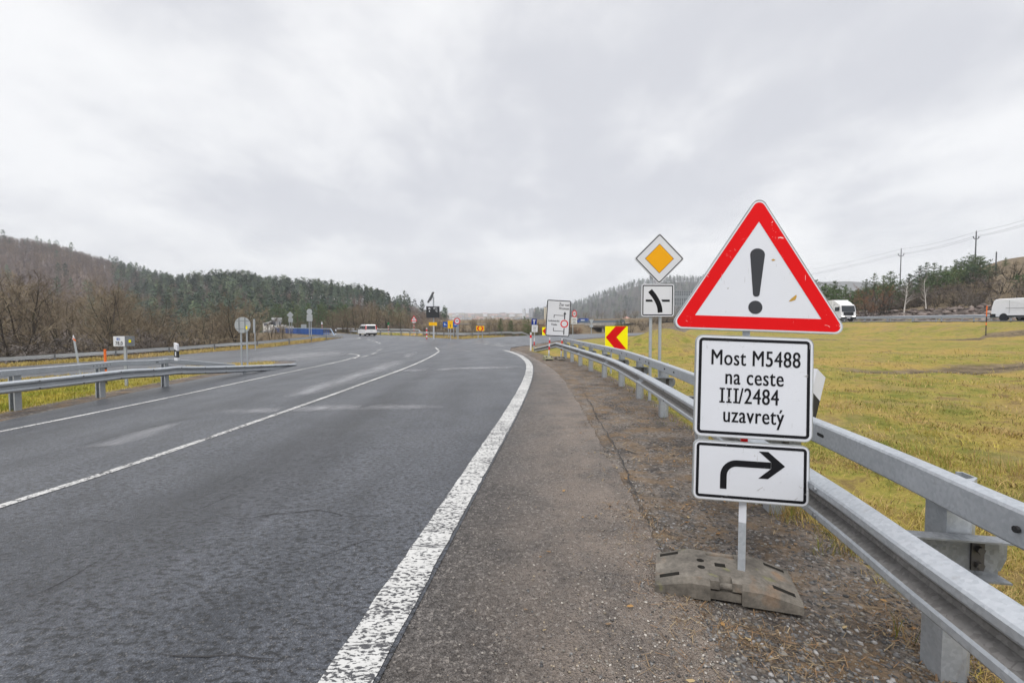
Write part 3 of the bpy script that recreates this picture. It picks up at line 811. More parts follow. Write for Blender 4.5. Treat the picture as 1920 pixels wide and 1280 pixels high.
def near_left_barrier():
    # beam line of the traffic island, ends in a ramp
    W2 = spline([(-11.3, -2), (-11.2, 4), (-11.05, 8.5), (-10.85, 11.5), (-10.55, 14.3)], 8)
    W2 = [tuple(p) for p in W2]
    tip = spline([W2[-1], (-10.4, 16.2), (-10.2, 18.6), (-10.05, 21.2)], 5)[1:]
    root = thing('crash_barrier', 'galvanised crash barrier with box rail on the grass island, ramping down to the ground', 'crash barrier', (W2[0][0], W2[0][1], 0)); O = root.location
    zl = [L(x, y) for x, y in W2]
    main = [(x, y, z + .58) for (x, y), z in zip(W2, zl)]
    tz = np.linspace(.58, .05, len(tip) + 1)[1:]
    end = [(x, y, L(x, y) + h) for (x, y), h in zip(tip, tz)]
    b = MB(); sweep(b, main + end, closed_profile(WPROF), 1.0, dirt=(5, 6, 7, 8)); beam = b.build('beam', [M['galv'], M['galv_b']], root, O)
    bb = MB()
    for s in np.arange(.5, along(main + end, 0)[2], 1.0):
        q, a, _ = along(main + end, s); n = Vector((math.sin(a), -math.cos(a), 0))
        for dz in (.087, -.087): c = Vector(q[:3]) + n * .083 + Vector((0, 0, dz)); bb.tube(c, c + n * .014, .016, n=6)
    bb.build('bolt_row', M['bolt'], beam, O)
    t = np.gradient(np.array(W2), axis=0); l = np.hypot(t[:, 0], t[:, 1])
    top = [(x - t[i, 1] / l[i] * .2, y + t[i, 0] / l[i] * .2, zl[i] + .87) for i, (x, y) in enumerate(W2)]
    last = top[-1]; q = end[5]; ramp = [(last[0] + (q[0] - .10 - last[0]) * k, last[1] + (q[1] + .6 - last[1]) * k, last[2] + (q[2] + .06 - last[2]) * k) for k in (.25, .5, .75, 1)]
    b = MB(); sweep(b, top + ramp, BOXPROF, 1.0); rail = b.build('top_rail', M['galv'], root, O)
    hb = MB()
    for s0 in np.arange(2, along(top, 0)[2], 4):
        for k in range(6):
            qq, a, _ = along(top, s0 + k * .09); n = Vector((math.sin(a), -math.cos(a), 0)); c = Vector(qq[:3]) + n * .037
            hb.tube(c, c + n * .003, .012, n=6)
        qq, a, _ = along(top, s0 + 1.9); n = Vector((math.sin(a), -math.cos(a), 0)); hb.box(Vector(qq[:3]) + n * .037, (.09, .004, .025), a)
    hb.build('slot_row', M['hole'], rail, O)
    p0 = None
    for px, y, h in ((0, 4.3, .93), (0, 6.3, .93), (0, 8.3, .93), (0, 10.3, .93), (0, 12.25, .93), (0, 14.25, .93), (0, 18.0, .36)):
        s = s_at_y(main + end, y); qq, a, _ = along(main + end, s)
        c = Vector((qq[0] - .30 * math.sin(a), qq[1] + .30 * math.cos(a), 0)); c.z = L(c.x, c.y)
        if p0 is None:
            p0 = sigma_post(.93).build('post', M['galv'], root); po = p0
            br = MB(); br.box((.046, -.09, .60), (.006, .42, .15)); br.box((.07, -.09, .68), (.06, .44, .006)); br0 = br.build('bracket', M['galv_dark'], po)
        else:
            po = p0.copy(); COL.objects.link(po); po.parent = root
            if h > .9: bc = br0.copy(); COL.objects.link(bc); bc.parent = po
        if h < .9: po.scale = (.8, .8, h / .93)
        po.location = (c.x - O.x, c.y - O.y, c.z); po.rotation_euler = (0, 0, a)
        po.scale = (po.scale.x, -po.scale.y, po.scale.z)
    return W2, main
LB, LBM = near_left_barrier()


def gpath(px, off=0.0, n=6, fn=zbase):
    pts = spline([G2(*q) for q in px], n); return [(x, y, L(x, y)) for x, y in pts]
SLIP = gpath([(-250, 704), (-100, 694.5), (0, 687), (120, 679), (250, 670), (400, 657.5), (500, 650), (590, 640), (640, 632.5)])
barrier('crash_barrier', 'plain single-beam crash barrier along the far side of the left slip road, bare trees behind', SLIP, np.arange(2, along(SLIP, 0)[2] - 4, 4), side=-1, tilt_end=5, lift=.58, mpost=M['galv_dark'])
FARB = gpath([(655, 625.6), (702, 627.4), (770, 629.2), (848, 633.6), (894, 632.8), (946, 629.6), (975, 628.8), (992, 628.2)])
barrier('crash_barrier', 'long crash barrier curving across the far edge of the junction below the road signs', FARB, np.arange(1, along(FARB, 0)[2] - 8, 3), side=-1, lift=.62, tilt_end=5, mpost=M['galv_dark'])
FARC = gpath([(630, 622.6), (660, 623.2), (702, 624.2), (745, 625.2), (779, 626.3), (790, 627)])
for i in range(len(FARC)): FARC[i] = (FARC[i][0], FARC[i][1], float(zbase(FARC[i][0], FARC[i][1])) + .25)
barrier('crash_barrier', 'second crash barrier behind the white minibus, sloping down at its right end', FARC, np.arange(.5, along(FARC, 0)[2] - 4, 4), side=-1, lift=.62, tilt_end=4, mpost=M['galv_dark'])


def mway_barrier(off, label, i0, i1, side, group=None):
    p = MWAY; t = np.gradient(p, axis=0); l = np.hypot(t[:, 0], t[:, 1])
    path = [(p[i, 0] + t[i, 1] / l[i] * off, p[i, 1] - t[i, 0] / l[i] * off, float(mway_z(p[i, 1])) + .02) for i in range(i0, i1)]
    barrier('crash_barrier', label, path, np.arange(1, along(path, 0)[2], 4), side=side, lift=.62, group=group)
mway_barrier(12.2, 'crash barrier beyond the motorway at the foot of the stony bank', 10, 44, -1)
mway_barrier(-.5, 'crash barrier on the middle strip between the two motorway carriageways', 12, 44, -1)


# ------------------------------------------------------------------ signs
def border(b, cx, cz, w, h, r, inset, th, y, mi=0):
    b.ring(rrect(cx, cz, w - 2 * inset, h - 2 * inset, max(.004, r - inset)), rrect(cx, cz, w - 2 * (inset + th), h - 2 * (inset + th), max(.003, r - inset - th)), y, mi); return b


def panel(parent, name, loop, mat_, y=0.0, th=.022, back=None, hem=True):
    """folded aluminium sign plate: coloured face, grey hem and back"""
    b = MB(); b.plate(loop, y, y + th, 1); b.m[-len(loop) - 2] = 0
    return b.build(name, [mat_, back or M['galv_plain']], parent)


def fix_normals(me):
    bm = bmesh.new(); bm.from_mesh(me); bmesh.ops.recalc_face_normals(bm, faces=bm.faces[:]); bm.to_mesh(me); bm.free()


def main_sign():
    c0 = Vector((1.398, 2.777, 0))
    root = thing('warning_sign', 'red-bordered exclamation triangle above two white plates, standing on a worn rubber foot', 'road sign', c0, R(-7), ry=R(2.0))
    root.rotation_euler[0] = -R(5.5)
    # foot: long block with sloping ends, its slots cut in; lies crooked to the plates
    rub = M['foot']
    ft = MB()
    Lh, Wd, H = .40, .205, .125
    def sec(x):                                            # height of the deck along the block
        a = abs(x); return H if a < .20 else H - (a - .20) / .20 * .062
    S_ = [(-.40, Wd), (-.36, Wd), (-.29, Wd), (-.20, Wd), (-.125, Wd), (-.0851, Wd), (-.085, .142), (.085, .142), (.0851, Wd), (.125, Wd), (.20, Wd), (.29, Wd), (.36, Wd), (.40, Wd)]
    V = []; nx = len(S_)
    prof = lambda x, w: [(-w, 0), (-w, sec(x) * .72), (-w + .022, sec(x) - .004), (-w + .06, sec(x)), (w - .06, sec(x)), (w - .022, sec(x) - .004), (w, sec(x) * .72), (w, 0)]
    for x, w in S_: V += [(x, y, z) for y, z in prof(x, w)]
    F = []
    for i in range(nx - 1):
        for j in range(7): F.append((i * 8 + j, i * 8 + j + 1, (i + 1) * 8 + j + 1, (i + 1) * 8 + j))
    F += [tuple(range(7, -1, -1)), tuple((nx - 1) * 8 + j for j in range(8))]
    ft.add(V, F)
    me_o = ft.build('foot', rub, root); fix_normals(me_o.data)
    # cut the slots with a boolean against one tool mesh
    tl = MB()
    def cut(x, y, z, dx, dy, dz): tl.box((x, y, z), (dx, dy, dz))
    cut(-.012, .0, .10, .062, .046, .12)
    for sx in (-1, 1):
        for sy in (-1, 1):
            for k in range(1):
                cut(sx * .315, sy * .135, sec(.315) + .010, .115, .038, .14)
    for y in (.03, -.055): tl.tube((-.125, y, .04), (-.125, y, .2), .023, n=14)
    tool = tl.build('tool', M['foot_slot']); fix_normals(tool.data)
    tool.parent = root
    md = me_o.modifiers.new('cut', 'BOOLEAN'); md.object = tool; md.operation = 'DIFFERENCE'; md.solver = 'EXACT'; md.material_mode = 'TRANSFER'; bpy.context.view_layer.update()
    bv = me_o.modifiers.new('soft', 'BEVEL'); bv.width = .006; bv.segments = 2; bv.limit_method = 'ANGLE'
    dg = bpy.context.evaluated_depsgraph_get(); me = bpy.data.meshes.new_from_object(me_o.evaluated_get(dg))
    me_o.modifiers.clear(); me_o.data = me; me.name = 'foot'
    bpy.data.objects.remove(tool)
    # carry handles lie in the side recesses
    me_o.rotation_euler = (R(5.5), -R(2.0), R(-18.5 + 7)); me_o.location = (-.078, .045, 0)
    hd = MB(); hd.tube((-.085, .178, .10), (.085, .178, .10), .017, n=10); hd.build('handle', rub, me_o)
    hd = MB(); hd.tube((-.085, -.178, .088), (.085, -.178, .088), .018, n=10); hd.box((-.06, -.165, .10), (.05, .075, .05)); hd.box((.06, -.165, .10), (.05, .075, .05)); hd.box((0, -.16, .03), (.168, .05, .05))
    hd.build('handle', rub, me_o, smooth=False)
    # square post with red and white tape
    po = MB(); w = .042
    def seg(z0, z1, mi): po.box((.02, 0, (z0 + z1) / 2), (w, w, z1 - z0), R(-22), mi)
    seg(.01, .415, 0); seg(.415, .546, 1); seg(.546, .70, 2); seg(.70, .85, 1); seg(.85, 1.0, 2); seg(1.0, 2.25, 0)
    po.build('post', [M['galv'], M['white'], M['red']], root)
    yf = -.055
    def scr(b, loop, y, mi=0): b.sheet(loop, y, mi)
    # arrow plate
    ap = rrect(.041, .731, .678, .365, .04, 6)
    p1 = panel(root, 'arrow_plate', ap, M['white'], yf)
    b = MB(); border(b, .041, .731, .678, .365, .04, .017, .017, yf - .0016); b.build('border', M['black'], p1)
    b = MB(); border(b, .041, .731, .678, .365, .04, .0, .005, yf - .001); b.build('rim', M['rim'], p1)
    n = 9; cx, cz, ro, ri = -.040, .704, .097, .058
    arc_o = [(cx - ro * math.cos(a), cz + ro * math.sin(a)) for a in np.linspace(0, math.pi / 2, n)]
    arc_i = [(cx - ri * math.cos(a), cz + ri * math.sin(a)) for a in np.linspace(0, math.pi / 2, n)]
    b = MB()
    shaft_o = [(cx - ro, .622)] + arc_o + [(.158, cz + ro)]; shaft_i = [(cx - ri, .622)] + arc_i + [(.158, cz + ri)]
    k = len(shaft_o); b.add([(x, yf - .0016, z) for x, z in shaft_o + shaft_i], [(i, i + 1, k + i + 1, k + i) for i in range(k - 1)])
    zc = cz + (ro + ri) / 2
    b.sheet([(.159, zc + .0195), (.086, zc + .082), (.142, zc + .082), (.240, zc), (.159, zc - .0)], yf - .0016)
    b.sheet([(.159, zc - .0195), (.159, zc), (.240, zc), (.142, zc - .082), (.086, zc - .082)], yf - .0016)
    b.build('arrow', M['black'], p1)
    # text plate
    tp = rrect(.047, 1.253, .695, .635, .045, 6)
    p2 = panel(root, 'text_plate', tp, M['white'], yf)
    b = MB(); border(b, .047, 1.253, .695, .635, .045, .019, .018, yf - .0016); b.build('border', M['black'], p2)
    b = MB(); border(b, .047, 1.253, .695, .635, .045, .0, .005, yf - .001); b.build('rim', M['rim'], p2)
    lettering('lettering', [('Most M5488', .055, 1.385), ('na ceste', .051, 1.267), ('uzavretý', .049, 1.032)], .138, yf - .0018, M['black'], p2, .71, bold=.012)
    lettering('lettering', [('/2484', -.038, 1.150)], .138, yf - .0018, M['black'], p2, .71, 'LEFT', bold=.012)
    b = MB()
    for i in range(3):
        x = -.136 + i * .041; b.sheet([(x - .0065, 1.150), (x + .0065, 1.150), (x + .0065, 1.242), (x - .0065, 1.242)], yf - .0018)
        for z in (1.150, 1.2325): b.sheet([(x - .016, z), (x - .0065, z), (x - .0065, z + .0095), (x - .016, z + .0095)], yf - .0018); b.sheet([(x + .0065, z), (x + .016, z), (x + .016, z + .0095), (x + .0065, z + .0095)], yf - .0018)
    b.build('numeral', M['black'], p2)
    # triangle
    cx = .062; w, h, z0 = 1.068, .815, 1.601
    def tri(ins, r, dx=0):
        s = ins; hw = w / 2 - s * 1.78; zb = z0 + s; zt = z0 + h + .063 - s * 2.03
        return rpoly([(cx - hw, zb), (cx + hw, zb), (cx, zt)], r, 7)
    p3 = panel(root, 'triangle_plate', tri(0, .046), M['white'], yf, .028, back=M['galv'])
    b = MB(); b.ring(tri(.013, .036), tri(.090, .0012), yf - .0016); b.build('red_border', M['red'], p3)
    b = MB(); b.ring(tri(0, .046), tri(.005, .042), yf - .001); b.build('rim', M['rim'], p3)
    b = MB()
    ex = [(cx - .010 + x, z) for x, z in disc(0, 0, 1, 3)]
    top = [(cx - .005 + .044 * math.cos(a), 2.085 + .040 * math.sin(a)) for a in np.linspace(0, math.pi, 12)]
    bot = [(cx - .008 + .020 * math.cos(a), 1.835 - .016 * math.sin(a)) for a in np.linspace(math.pi, 0, 8) ]
    b.sheet(top + bot, yf - .0016)
    b.sheet(disc(cx - .012, 1.752, .042, 24), yf - .0016)
    b.build('exclamation_mark', M['grey_black'], p3)
    b = MB(); b.sheet([(.245, 1.795), (.262, 1.815), (.288, 1.838), (.292, 1.828), (.284, 1.806), (.262, 1.797)], yf - .0019); b.sheet([(.138, 2.052), (.150, 2.060), (.165, 2.052), (.150, 2.047)], yf - .0019)
    b.build('leaf_scrap', M['leaf'], p3)
    # clamps behind
    b = MB()
    for z in (1.72, 2.1, 1.4, 1.08, .82): b.box((.0, -.024, z), (.26, .012, .03)); 
    b.build('clamp', M['galv_dark'], root)


def mat_foot():
    m, t, b, co = new_mat('worn_rubber')
    n = t.noise(co, 7, 5, .65); n2 = t.noise(co, 40, 4, .7)
    c = t.mix(t.rng(n, .32, .68, 0, 1), (.078, .070, .060), (.195, .174, .146))
    c = t.mix(t.rng(t.noise(co, 5.5, 3, .5), .60, .72, 0, .55), c, (.26, .155, .085))
    c = t.mix(t.rng(t.noise(t.mapping(co, (1, 1, 1), loc=(5, 2, 1)), 6, 3, .5), .66, .74, 0, .7), c, (.17, .17, .06))
    c = t.mix(1.0, c, t.rng(n2, .3, .7, .75, 1.2), 'MULTIPLY')
    setp(t, b, c, .85, normal=t.bump(n2, .35, .006), spec=.25); return m
M['foot'] = mat_foot()
M['foot_slot'] = plain('shaded_slot', (.035, .032, .028), .95)  # recess shade painted onto the cut faces of the foot's slots and holes
M['leaf'] = plain('dead_leaf', (.42, .24, .03), .7)
main_sign()


def at_px(px, py, d): return P(px, py, d)
def base(px, d, extra=0.0):
    """ground point d metres ahead under photo column px"""
    x = (px - 960) / FP * d * 1.0 ; x = x / (ray(px, 640)[1]) * ray(px, 640)[1]
    # column drift from the slight downward pitch is negligible; land height there
    return Vector((x, d, L(x, d)))
def zof(py, d): return CH + (605 - py) / FP * d
def mpp(d): return d / FP


def pole(parent, name, x, y, z0, z1, r, mat_, n=10, bands=None):
    b = MB()
    if bands:
        mats, L_ = bands; z = z0; k = 0
        while z < z1 - 1e-6: b.tube((x, y, z), (x, y, min(z + L_, z1)), r, n=n, mi=k % len(mats)); z += L_; k += 1
        return b.build(name, mats, parent)
    b.tube((x, y, z0), (x, y, z1), r, n=n); return b.build(name, mat_, parent)


def priority_sign():
    d = 9.9; c = base(1229, d); k = mpp(d)
    root = thing('priority_sign', 'yellow diamond sign above a white junction plate, on two grey poles behind the barrier', 'road sign', c, R(3))
    z = lambda py: zof(py, d) - c.z
    X = lambda px: (px - 960) * k - c.x
    for px in (1219.5, 1237.5): pole(root, 'pole', X(px), 0, -.2, z(480), .034, M['galv'])
    yf = -.07
    cx, cz, s = X(1232.5), z(486.5), 47.5 * k
    dia = lambda r, rr: rpoly([(cx, cz - r), (cx + r, cz), (cx, cz + r), (cx - r, cz)], rr, 5)
    p = panel(root, 'diamond_plate', dia(s, .045), M['white_far'], yf)
    b = MB(); b.ring(dia(s * .955, .038), dia(s * .905, .03), yf - .002); b.build('border', M['black'], p)
    b = MB(); b.sheet(dia(s * .575, .004), yf - .002); b.build('dark_edge', M['black'], p)
    b = MB(); b.sheet(dia(s * .555, .003), yf - .004); b.build('yellow_field', M['orange'], p)
    cx, cz, w = X(1230.2), z(563.3), 61.5 * k
    p = panel(root, 'junction_plate', rrect(cx, cz, w, w * .975, .05), M['white_far'], yf)
    b = MB(); border(b, cx, cz, w, w * .975, .05, .022, .022, yf - .002); b.build('border', M['black'], p)
    q = lambda u, v: (X(u), z(v))
    arc = spline([(1215.5, 545.5), (1224, 556), (1230.5, 567), (1234, 577), (1235, 586)], 5)
    t = np.gradient(arc, axis=0); l = np.hypot(t[:, 0], t[:, 1]); h = 4.6
    b = MB(); A = [q(a[0] + t[i, 1] / l[i] * h, a[1] - t[i, 0] / l[i] * h) for i, a in enumerate(arc)]; B = [q(a[0] - t[i, 1] / l[i] * h, a[1] + t[i, 0] / l[i] * h) for i, a in enumerate(arc)]
    n = len(A); b.add([(x, yf - .002, zz) for x, zz in A + B], [(i, i + 1, n + i + 1, n + i) for i in range(n - 1)])
    b.sheet([q(1207.5, 566), q(1207.5, 562), q(1219, 562), q(1221.5, 566)], yf - .002); b.sheet([q(1239, 566), q(1237, 562), q(1253, 562), q(1253, 566)], yf - .002)
    b.build('junction_symbol', M['black'], p)
    b = MB()
    for zz in (z(500), z(475), z(550), z(578)): b.box((X(1228.5), -.04, zz), (.30, .02, .035))
    b.build('bracket', M['galv_dark'], root)
priority_sign()


def chevron_sign(px0, px1, py0, py1, d, label, poles, rz, striped=False, lone=True):
    c = base((px0 + px1) / 2, d); k = mpp(d); X = lambda px: (px - 960) * k - c.x; z = lambda py: zof(py, d) - c.z
    root = thing('chevron_sign', label, 'road sign', c, rz)
    for px in poles:
        if striped: pole(root, 'pole', X(px), 0, -.2, z(py0 + 4), .03, None, bands=([M['red_far'], M['white_far']], .3))
        else: pole(root, 'pole', X(px), 0, -.2, z(py0 + 4), .03, M['galv'])
    yf = -.06; w, h = (px1 - px0) * k, (py1 - py0) * k; cx, cz = X((px0 + px1) / 2), z((py0 + py1) / 2)
    p = panel(root, 'panel', rrect(cx, cz, w, h, .02, 3), M['yellow'], yf)
    f = lambda u, v: (cx + (u - .5) * w * .985, cz + (.5 - v) * h * .985)
    b = MB(); b.sheet([f(.46, 0), f(.95, 0), f(.5, .48), f(.02, .48)], yf - .003); b.sheet([f(.02, .48), f(.5, .48), f(.95, 1), f(.46, 1)], yf - .003)
    b.build('red_chevron', M['red'] if not striped else M['red_far'], p)
    return root
chevron_sign(1133.6, 1176.3, 611.2, 654.6, 15.2, 'large yellow square sign with a red left-pointing chevron, beside the curved barrier', (1146, 1164), R(2))
chevron_sign(1016.5, 1033, 613.2, 628.4, 43, 'small yellow chevron sign half hidden behind the tall white detour sign', (1030.5,), 0, True)


def detour_sign():
    d = 21.0; k = mpp(d); c = base(1041, d); X = lambda px: (px - 960) * k - c.x; z = lambda py: zof(py, d) - c.z
    root = thing('detour_sign', 'tall white detour map sign on two red and white poles with concrete feet, leaning right', 'road sign', c, R(4), ry=R(3.0))
    cx, cz, w, h = X(1047) - .12, z(596.5), 45.2 * k, 67.5 * k
    for px in (1029.5, 1053): pole(root, 'pole', X(px) - .02, 0, .0, z(575), .033, None, bands=([M['galv'], M['galv'], M['white_far'], M['red_far'], M['white_far'], M['red_far'], M['white_far']], .15))
    for px, m in ((1028.0, M['foot_pale']), (1051.5, M['foot'])):
        b = MB(); x = X(px) - .02
        ys = (-.42, -.36, -.2, .2, .36, .42); hs = (.06, .12, .17, .17, .12, .06)
        V = []
        for y, hh in zip(ys, hs): V += [(x - .19, y, -.02), (x - .19, y, hh * .8), (x - .15, y, hh), (x + .15, y, hh), (x + .19, y, hh * .8), (x + .19, y, -.02)]
        F = [(i * 6 + j, i * 6 + j + 1, (i + 1) * 6 + j + 1, (i + 1) * 6 + j) for i in range(5) for j in range(5)] + [(5, 4, 3, 2, 1, 0), tuple(30 + j for j in range(6))]
        b.add(V, F); fo = b.build('foot', m, root)
        b = MB()
        for sx in (-1, 1): b.box((x + sx * .11, -.29, .135), (.05, .1, .05))
        b.box((x, -.43, .02), (.30, .03, .05)); b.build('slot_row', M['hole'], fo)
    yf = -.07
    p = panel(root, 'panel', rrect(cx, cz, w, h, .075), M['white_far'], yf)
    b = MB(); border(b, cx, cz, w, h, .075, .004, .038, yf - .003); b.build('border', M['black'], p)
    f = lambda u, v: (cx + (u - .5) * w, cz + (.5 - v) * h)
    b = MB(); y = yf - .003
    def bar(u0, v0, u1, v1): a = f(u0, v0); e = f(u1, v1); b.sheet([a, (e[0], a[1]), e, (a[0], e[1])], y)
    bar(.745, .36, .785, .52); b.sheet([f(.765, .305), f(.825, .385), f(.705, .385)], y - .001)
    bar(.31, .41, .745, .424); bar(.31, .424, .337, .49)
    bar(.745, .765, .785, .945); bar(.31, .845, .745, .859); bar(.31, .765, .337, .845)
    b.build('route_lines', M['black'], p)
    x0, z0 = f(.765, .643); r = .162 * w
    b = MB(); b.ring(disc(x0, z0, r, 32), disc(x0, z0, r * .72, 32), y - .001); b.build('red_ring', M['red_far'], p)
    lettering('lettering', [('Žiar nad', *f(.72, .155)), ('Hronom', *f(.72, .255))], .175, y, M['black'], p, .74, bold=.016)
    lettering('lettering', [('Ladomerská', *f(.32, .600)), ('Vieska', *f(.34, .700))], .145, y, M['black'], p, .68, bold=.016)
M['foot_pale'] = plain('mossy_foot', (.22, .21, .13), .9, var=.35, scale=5)
detour_sign()


def dead_end_sign():
    d = 30; k = mpp(d); c = base(999, d); X = lambda px: (px - 960) * k - c.x; z = lambda py: zof(py, d) - c.z
    root = thing('dead_end_sign', 'blue dead-end sign over a white text plate on a striped pole at the corner', 'road sign', c, R(-4), ry=R(2))
    pole(root, 'pole', X(1001.2), 0, -.2, z(603), .032, None, bands=([M['galv'], M['galv'], M['red_far'], M['white_far']], .25))
    yf = -.06
    cx, cz, w, h = X(999.6), z(603.2), 9.9 * k, 11.2 * k
    p = panel(root, 'blue_panel', rrect(cx, cz, w, h, .03), M['navy'], yf)
    b = MB(); b.sheet([(cx - .026, cz - h * .36), (cx + .026, cz - h * .36), (cx + .026, cz + h * .16), (cx - .026, cz + h * .16)], yf - .003); b.build('white_bar', M['white_far'], p)
    b = MB(); b.sheet([(cx - .085, cz + h * .165), (cx + .085, cz + h * .165), (cx + .085, cz + h * .33), (cx - .085, cz + h * .33)], yf - .003); b.build('crossbar', M['white_far'], p)
    cx, cz, w, h = X(1001.2), z(615.6), 11.0 * k, 13.2 * k
    p = panel(root, 'text_plate', rrect(cx, cz, w, h, .02), M['white_far'], yf)
    b = MB()
    for v, n in ((.22, .7), (.42, .5), (.6, .55), (.8, .5)): b.sheet([(cx - w * n / 2, cz + h * (.5 - v) - .012), (cx + w * n / 2, cz + h * (.5 - v) - .012), (cx + w * n / 2, cz + h * (.5 - v) + .012), (cx - w * n / 2, cz + h * (.5 - v) + .012)], yf - .003)
    b.build('text_rows', M['grey_black'], p)
    c = base(995.2, 29.2); d = 29.2; k = mpp(d)
    root = thing('marker_post', 'thick white marker post with one red band, beside the blue dead-end sign', 'marker post', c)
    b = MB(); H = zof(623, d) - c.z; r = 1.75 * k
    b.tube((0, 0, -.2), (0, 0, H * .70), r, n=14, mi=0); b.tube((0, 0, H * .70), (0, 0, H * .86), r * 1.01, n=14, mi=1); b.tube((0, 0, H * .86), (0, 0, H), r, r * .9, n=14, mi=0)
    b.build('post', [M['white_far'], M['red_far']], root)
dead_end_sign()


def simple_sign(name, label, px, d, poles, plates, rz=0.0, pole_r=.03, striped=False, pole_mat=None, cat='road sign', group=None, z_bottom=-.3):
    """plates: (shape, cx, cy, w, h in photo px, material, decorations)"""
    c = base(px, d); k = mpp(d); X = lambda q: (q - 960) * k - c.x; z = lambda q: zof(q, d) - c.z
    root = thing(name, label, cat, c, rz, group)
    for q, top in poles:
        if striped: pole(root, 'pole', X(q), 0, z_bottom, z(top), pole_r, None, bands=([M['white_far'], M['red_far']], .28))
        else: pole(root, 'pole', X(q), 0, z_bottom, z(top), pole_r, pole_mat or M['galv'])
    yf = -pole_r - .03
    for pl in plates:
        shape, qx, qy, w, h, mat_, deco = pl[:7]; nm = pl[7] if len(pl) > 7 else 'panel'
        cx, cz, w, h = X(qx), z(qy), w * k, h * k
        if shape == 'disc': loop = [(cx + math.cos(a) * w / 2, cz + math.sin(a) * h / 2) for a in np.linspace(0, 2 * math.pi, 29)[:-1]]
        elif shape == 'tri': loop = rpoly([(cx - w / 2, cz - h / 2), (cx + w / 2, cz - h / 2), (cx, cz + h / 2)], .04, 4)
        elif shape == 'itri': loop = rpoly([(cx, cz - h / 2), (cx + w / 2, cz + h / 2), (cx - w / 2, cz + h / 2)], .04, 4)
        elif shape == 'dia': loop = rpoly([(cx, cz - h / 2), (cx + w / 2, cz), (cx, cz + h / 2), (cx - w / 2, cz)], .03, 4)
        else: loop = rrect(cx, cz, w, h, min(.04, w * .15), 3)
        p = panel(root, nm, loop, mat_, yf, .03)
        for i, dc in enumerate(deco):
            kind, m = dc[0], dc[1]; b = MB(); y = yf - .004 * (1 + i * .5)
            if kind == 'ring': n = len(loop); s = dc[2]; b.ring(loop, [(cx + (x - cx) * s, cz + (zz - cz) * s) for x, zz in loop], y)
            elif kind == 'ringtri': s = dc[2]; zc = cz - h / 6; b.ring(loop, [(cx + (x - cx) * s, zc + (zz - zc) * s) for x, zz in loop], y)
            elif kind == 'bars':
                for (u0, v0, u1, v1) in dc[2]: b.sheet([(cx + u0 * w / 2, cz + v0 * h / 2), (cx + u1 * w / 2, cz + v0 * h / 2), (cx + u1 * w / 2, cz + v1 * h / 2), (cx + u0 * w / 2, cz + v1 * h / 2)], y)
            elif kind == 'poly':
                for pg in dc[2]: b.sheet([(cx + u * w / 2, cz + v * h / 2) for u, v in pg], y)
            b.build(dc[3] if len(dc) > 3 else 'symbol', m, p)
    return root
def rows(*v): return [(-a, y - .06, a, y + .06) for y, a in v]
UP = [[(-.12, -.6), (.12, -.6), (.12, .1), (-.12, .1)], [(-.45, .1), (.45, .1), (0, .65)]]

simple_sign('speed_limit_sign', 'narrow red-ringed round sign over a white plate, turned away beside the detour sign', 1074.5, 46, [(1074, 584)],
            [('disc', 1076.4, 588, 10.2, 13.2, M['white_far'], [('ring', M['red_far'], .70, 'red_ring'), ('bars', M['grey_black'], [(-.35, -.3, -.12, .3), (.1, -.3, .35, .3)], 'numeral')], 'round_panel'),
             ('rect', 1076, 601, 12.0, 12.6, M['white_far'], [('bars', M['grey_black'], rows((.5, .6), (.1, .7), (-.3, .5), (-.65, .6)), 'text_rows')], 'text_plate')], rz=R(22), pole_r=.04)
simple_sign('give_way_sign', 'grey back of a triangular give-way sign in front of the underpass', 1108.7, 78, [(1108.7, 602)],
            [('itri', 1108.7, 603, 9.5, 9, M['galv_plain'], []), ('rect', 1108.7, 611, 6.5, 5.0, M['galv_plain'], [])], pole_r=.06)
simple_sign('round_sign', 'grey round sign seen from behind on two poles at the end of the island barrier', 457.5, 19.0, [(452, 597), (462.8, 597)],
            [('disc', 456.6, 609.2, 29.6, 29.6, M['galv_plain'], [('bars', M['galv_dark'], [(-.9, .48, .9, .56), (-.9, -.52, .9, -.44)], 'brace'), ('bars', M['yellow'], [(.42, -.52, .62, -.12)], 'sticker'), ('bars', M['galv_dark'], [(-.5, -1, -.34, .95), (.26, -1, .40, .95)], 'rib')])], pole_r=.034)
simple_sign('edge_on_sign', 'narrow grey sign seen edge-on on a thin pole behind the left slip road barrier', 478, 46.5, [(478, 598)], [('rect', 477.2, 611, 3.0, 26, M['galv_plain'], [])], pole_r=.045)
simple_sign('priority_sign', 'grey back of a diamond sign with a square plate below, behind the blue bridge railing', 545, 92, [(543, 590), (547.4, 590)], [('dia', 545, 590.4, 12.8, 12.8, M['galv_plain'], []), ('rect', 545.6, 600, 8.3, 8, M['galv_plain'], [])], pole_r=.05)
simple_sign('round_sign', 'tall sign seen from behind, a disc over two plates, before the blue railing', 581, 62, [(580, 583), (583.6, 583)], [('disc', 581.2, 584.3, 10.4, 10.4, M['galv_plain'], []), ('rect', 581.4, 592.2, 10.6, 5.6, M['galv_plain'], []), ('rect', 581.4, 598.6, 10.9, 6.6, M['galv_plain'], [])], pole_r=.05)
simple_sign('plate_sign', 'low blank grey rectangular plate just above the blue railing', 570, 96, [(567, 610), (573, 610)], [('rect', 570, 611.2, 10, 6.4, M['galv_plain'], [])], pole_r=.05)
simple_sign('pole_marker', 'small white marker on a red and white pole behind the bridge railing', 604, 97, [(604, 604)], [('rect', 604, 606, 2.6, 4.6, M['white_far'], [])], pole_r=.06, striped=True)
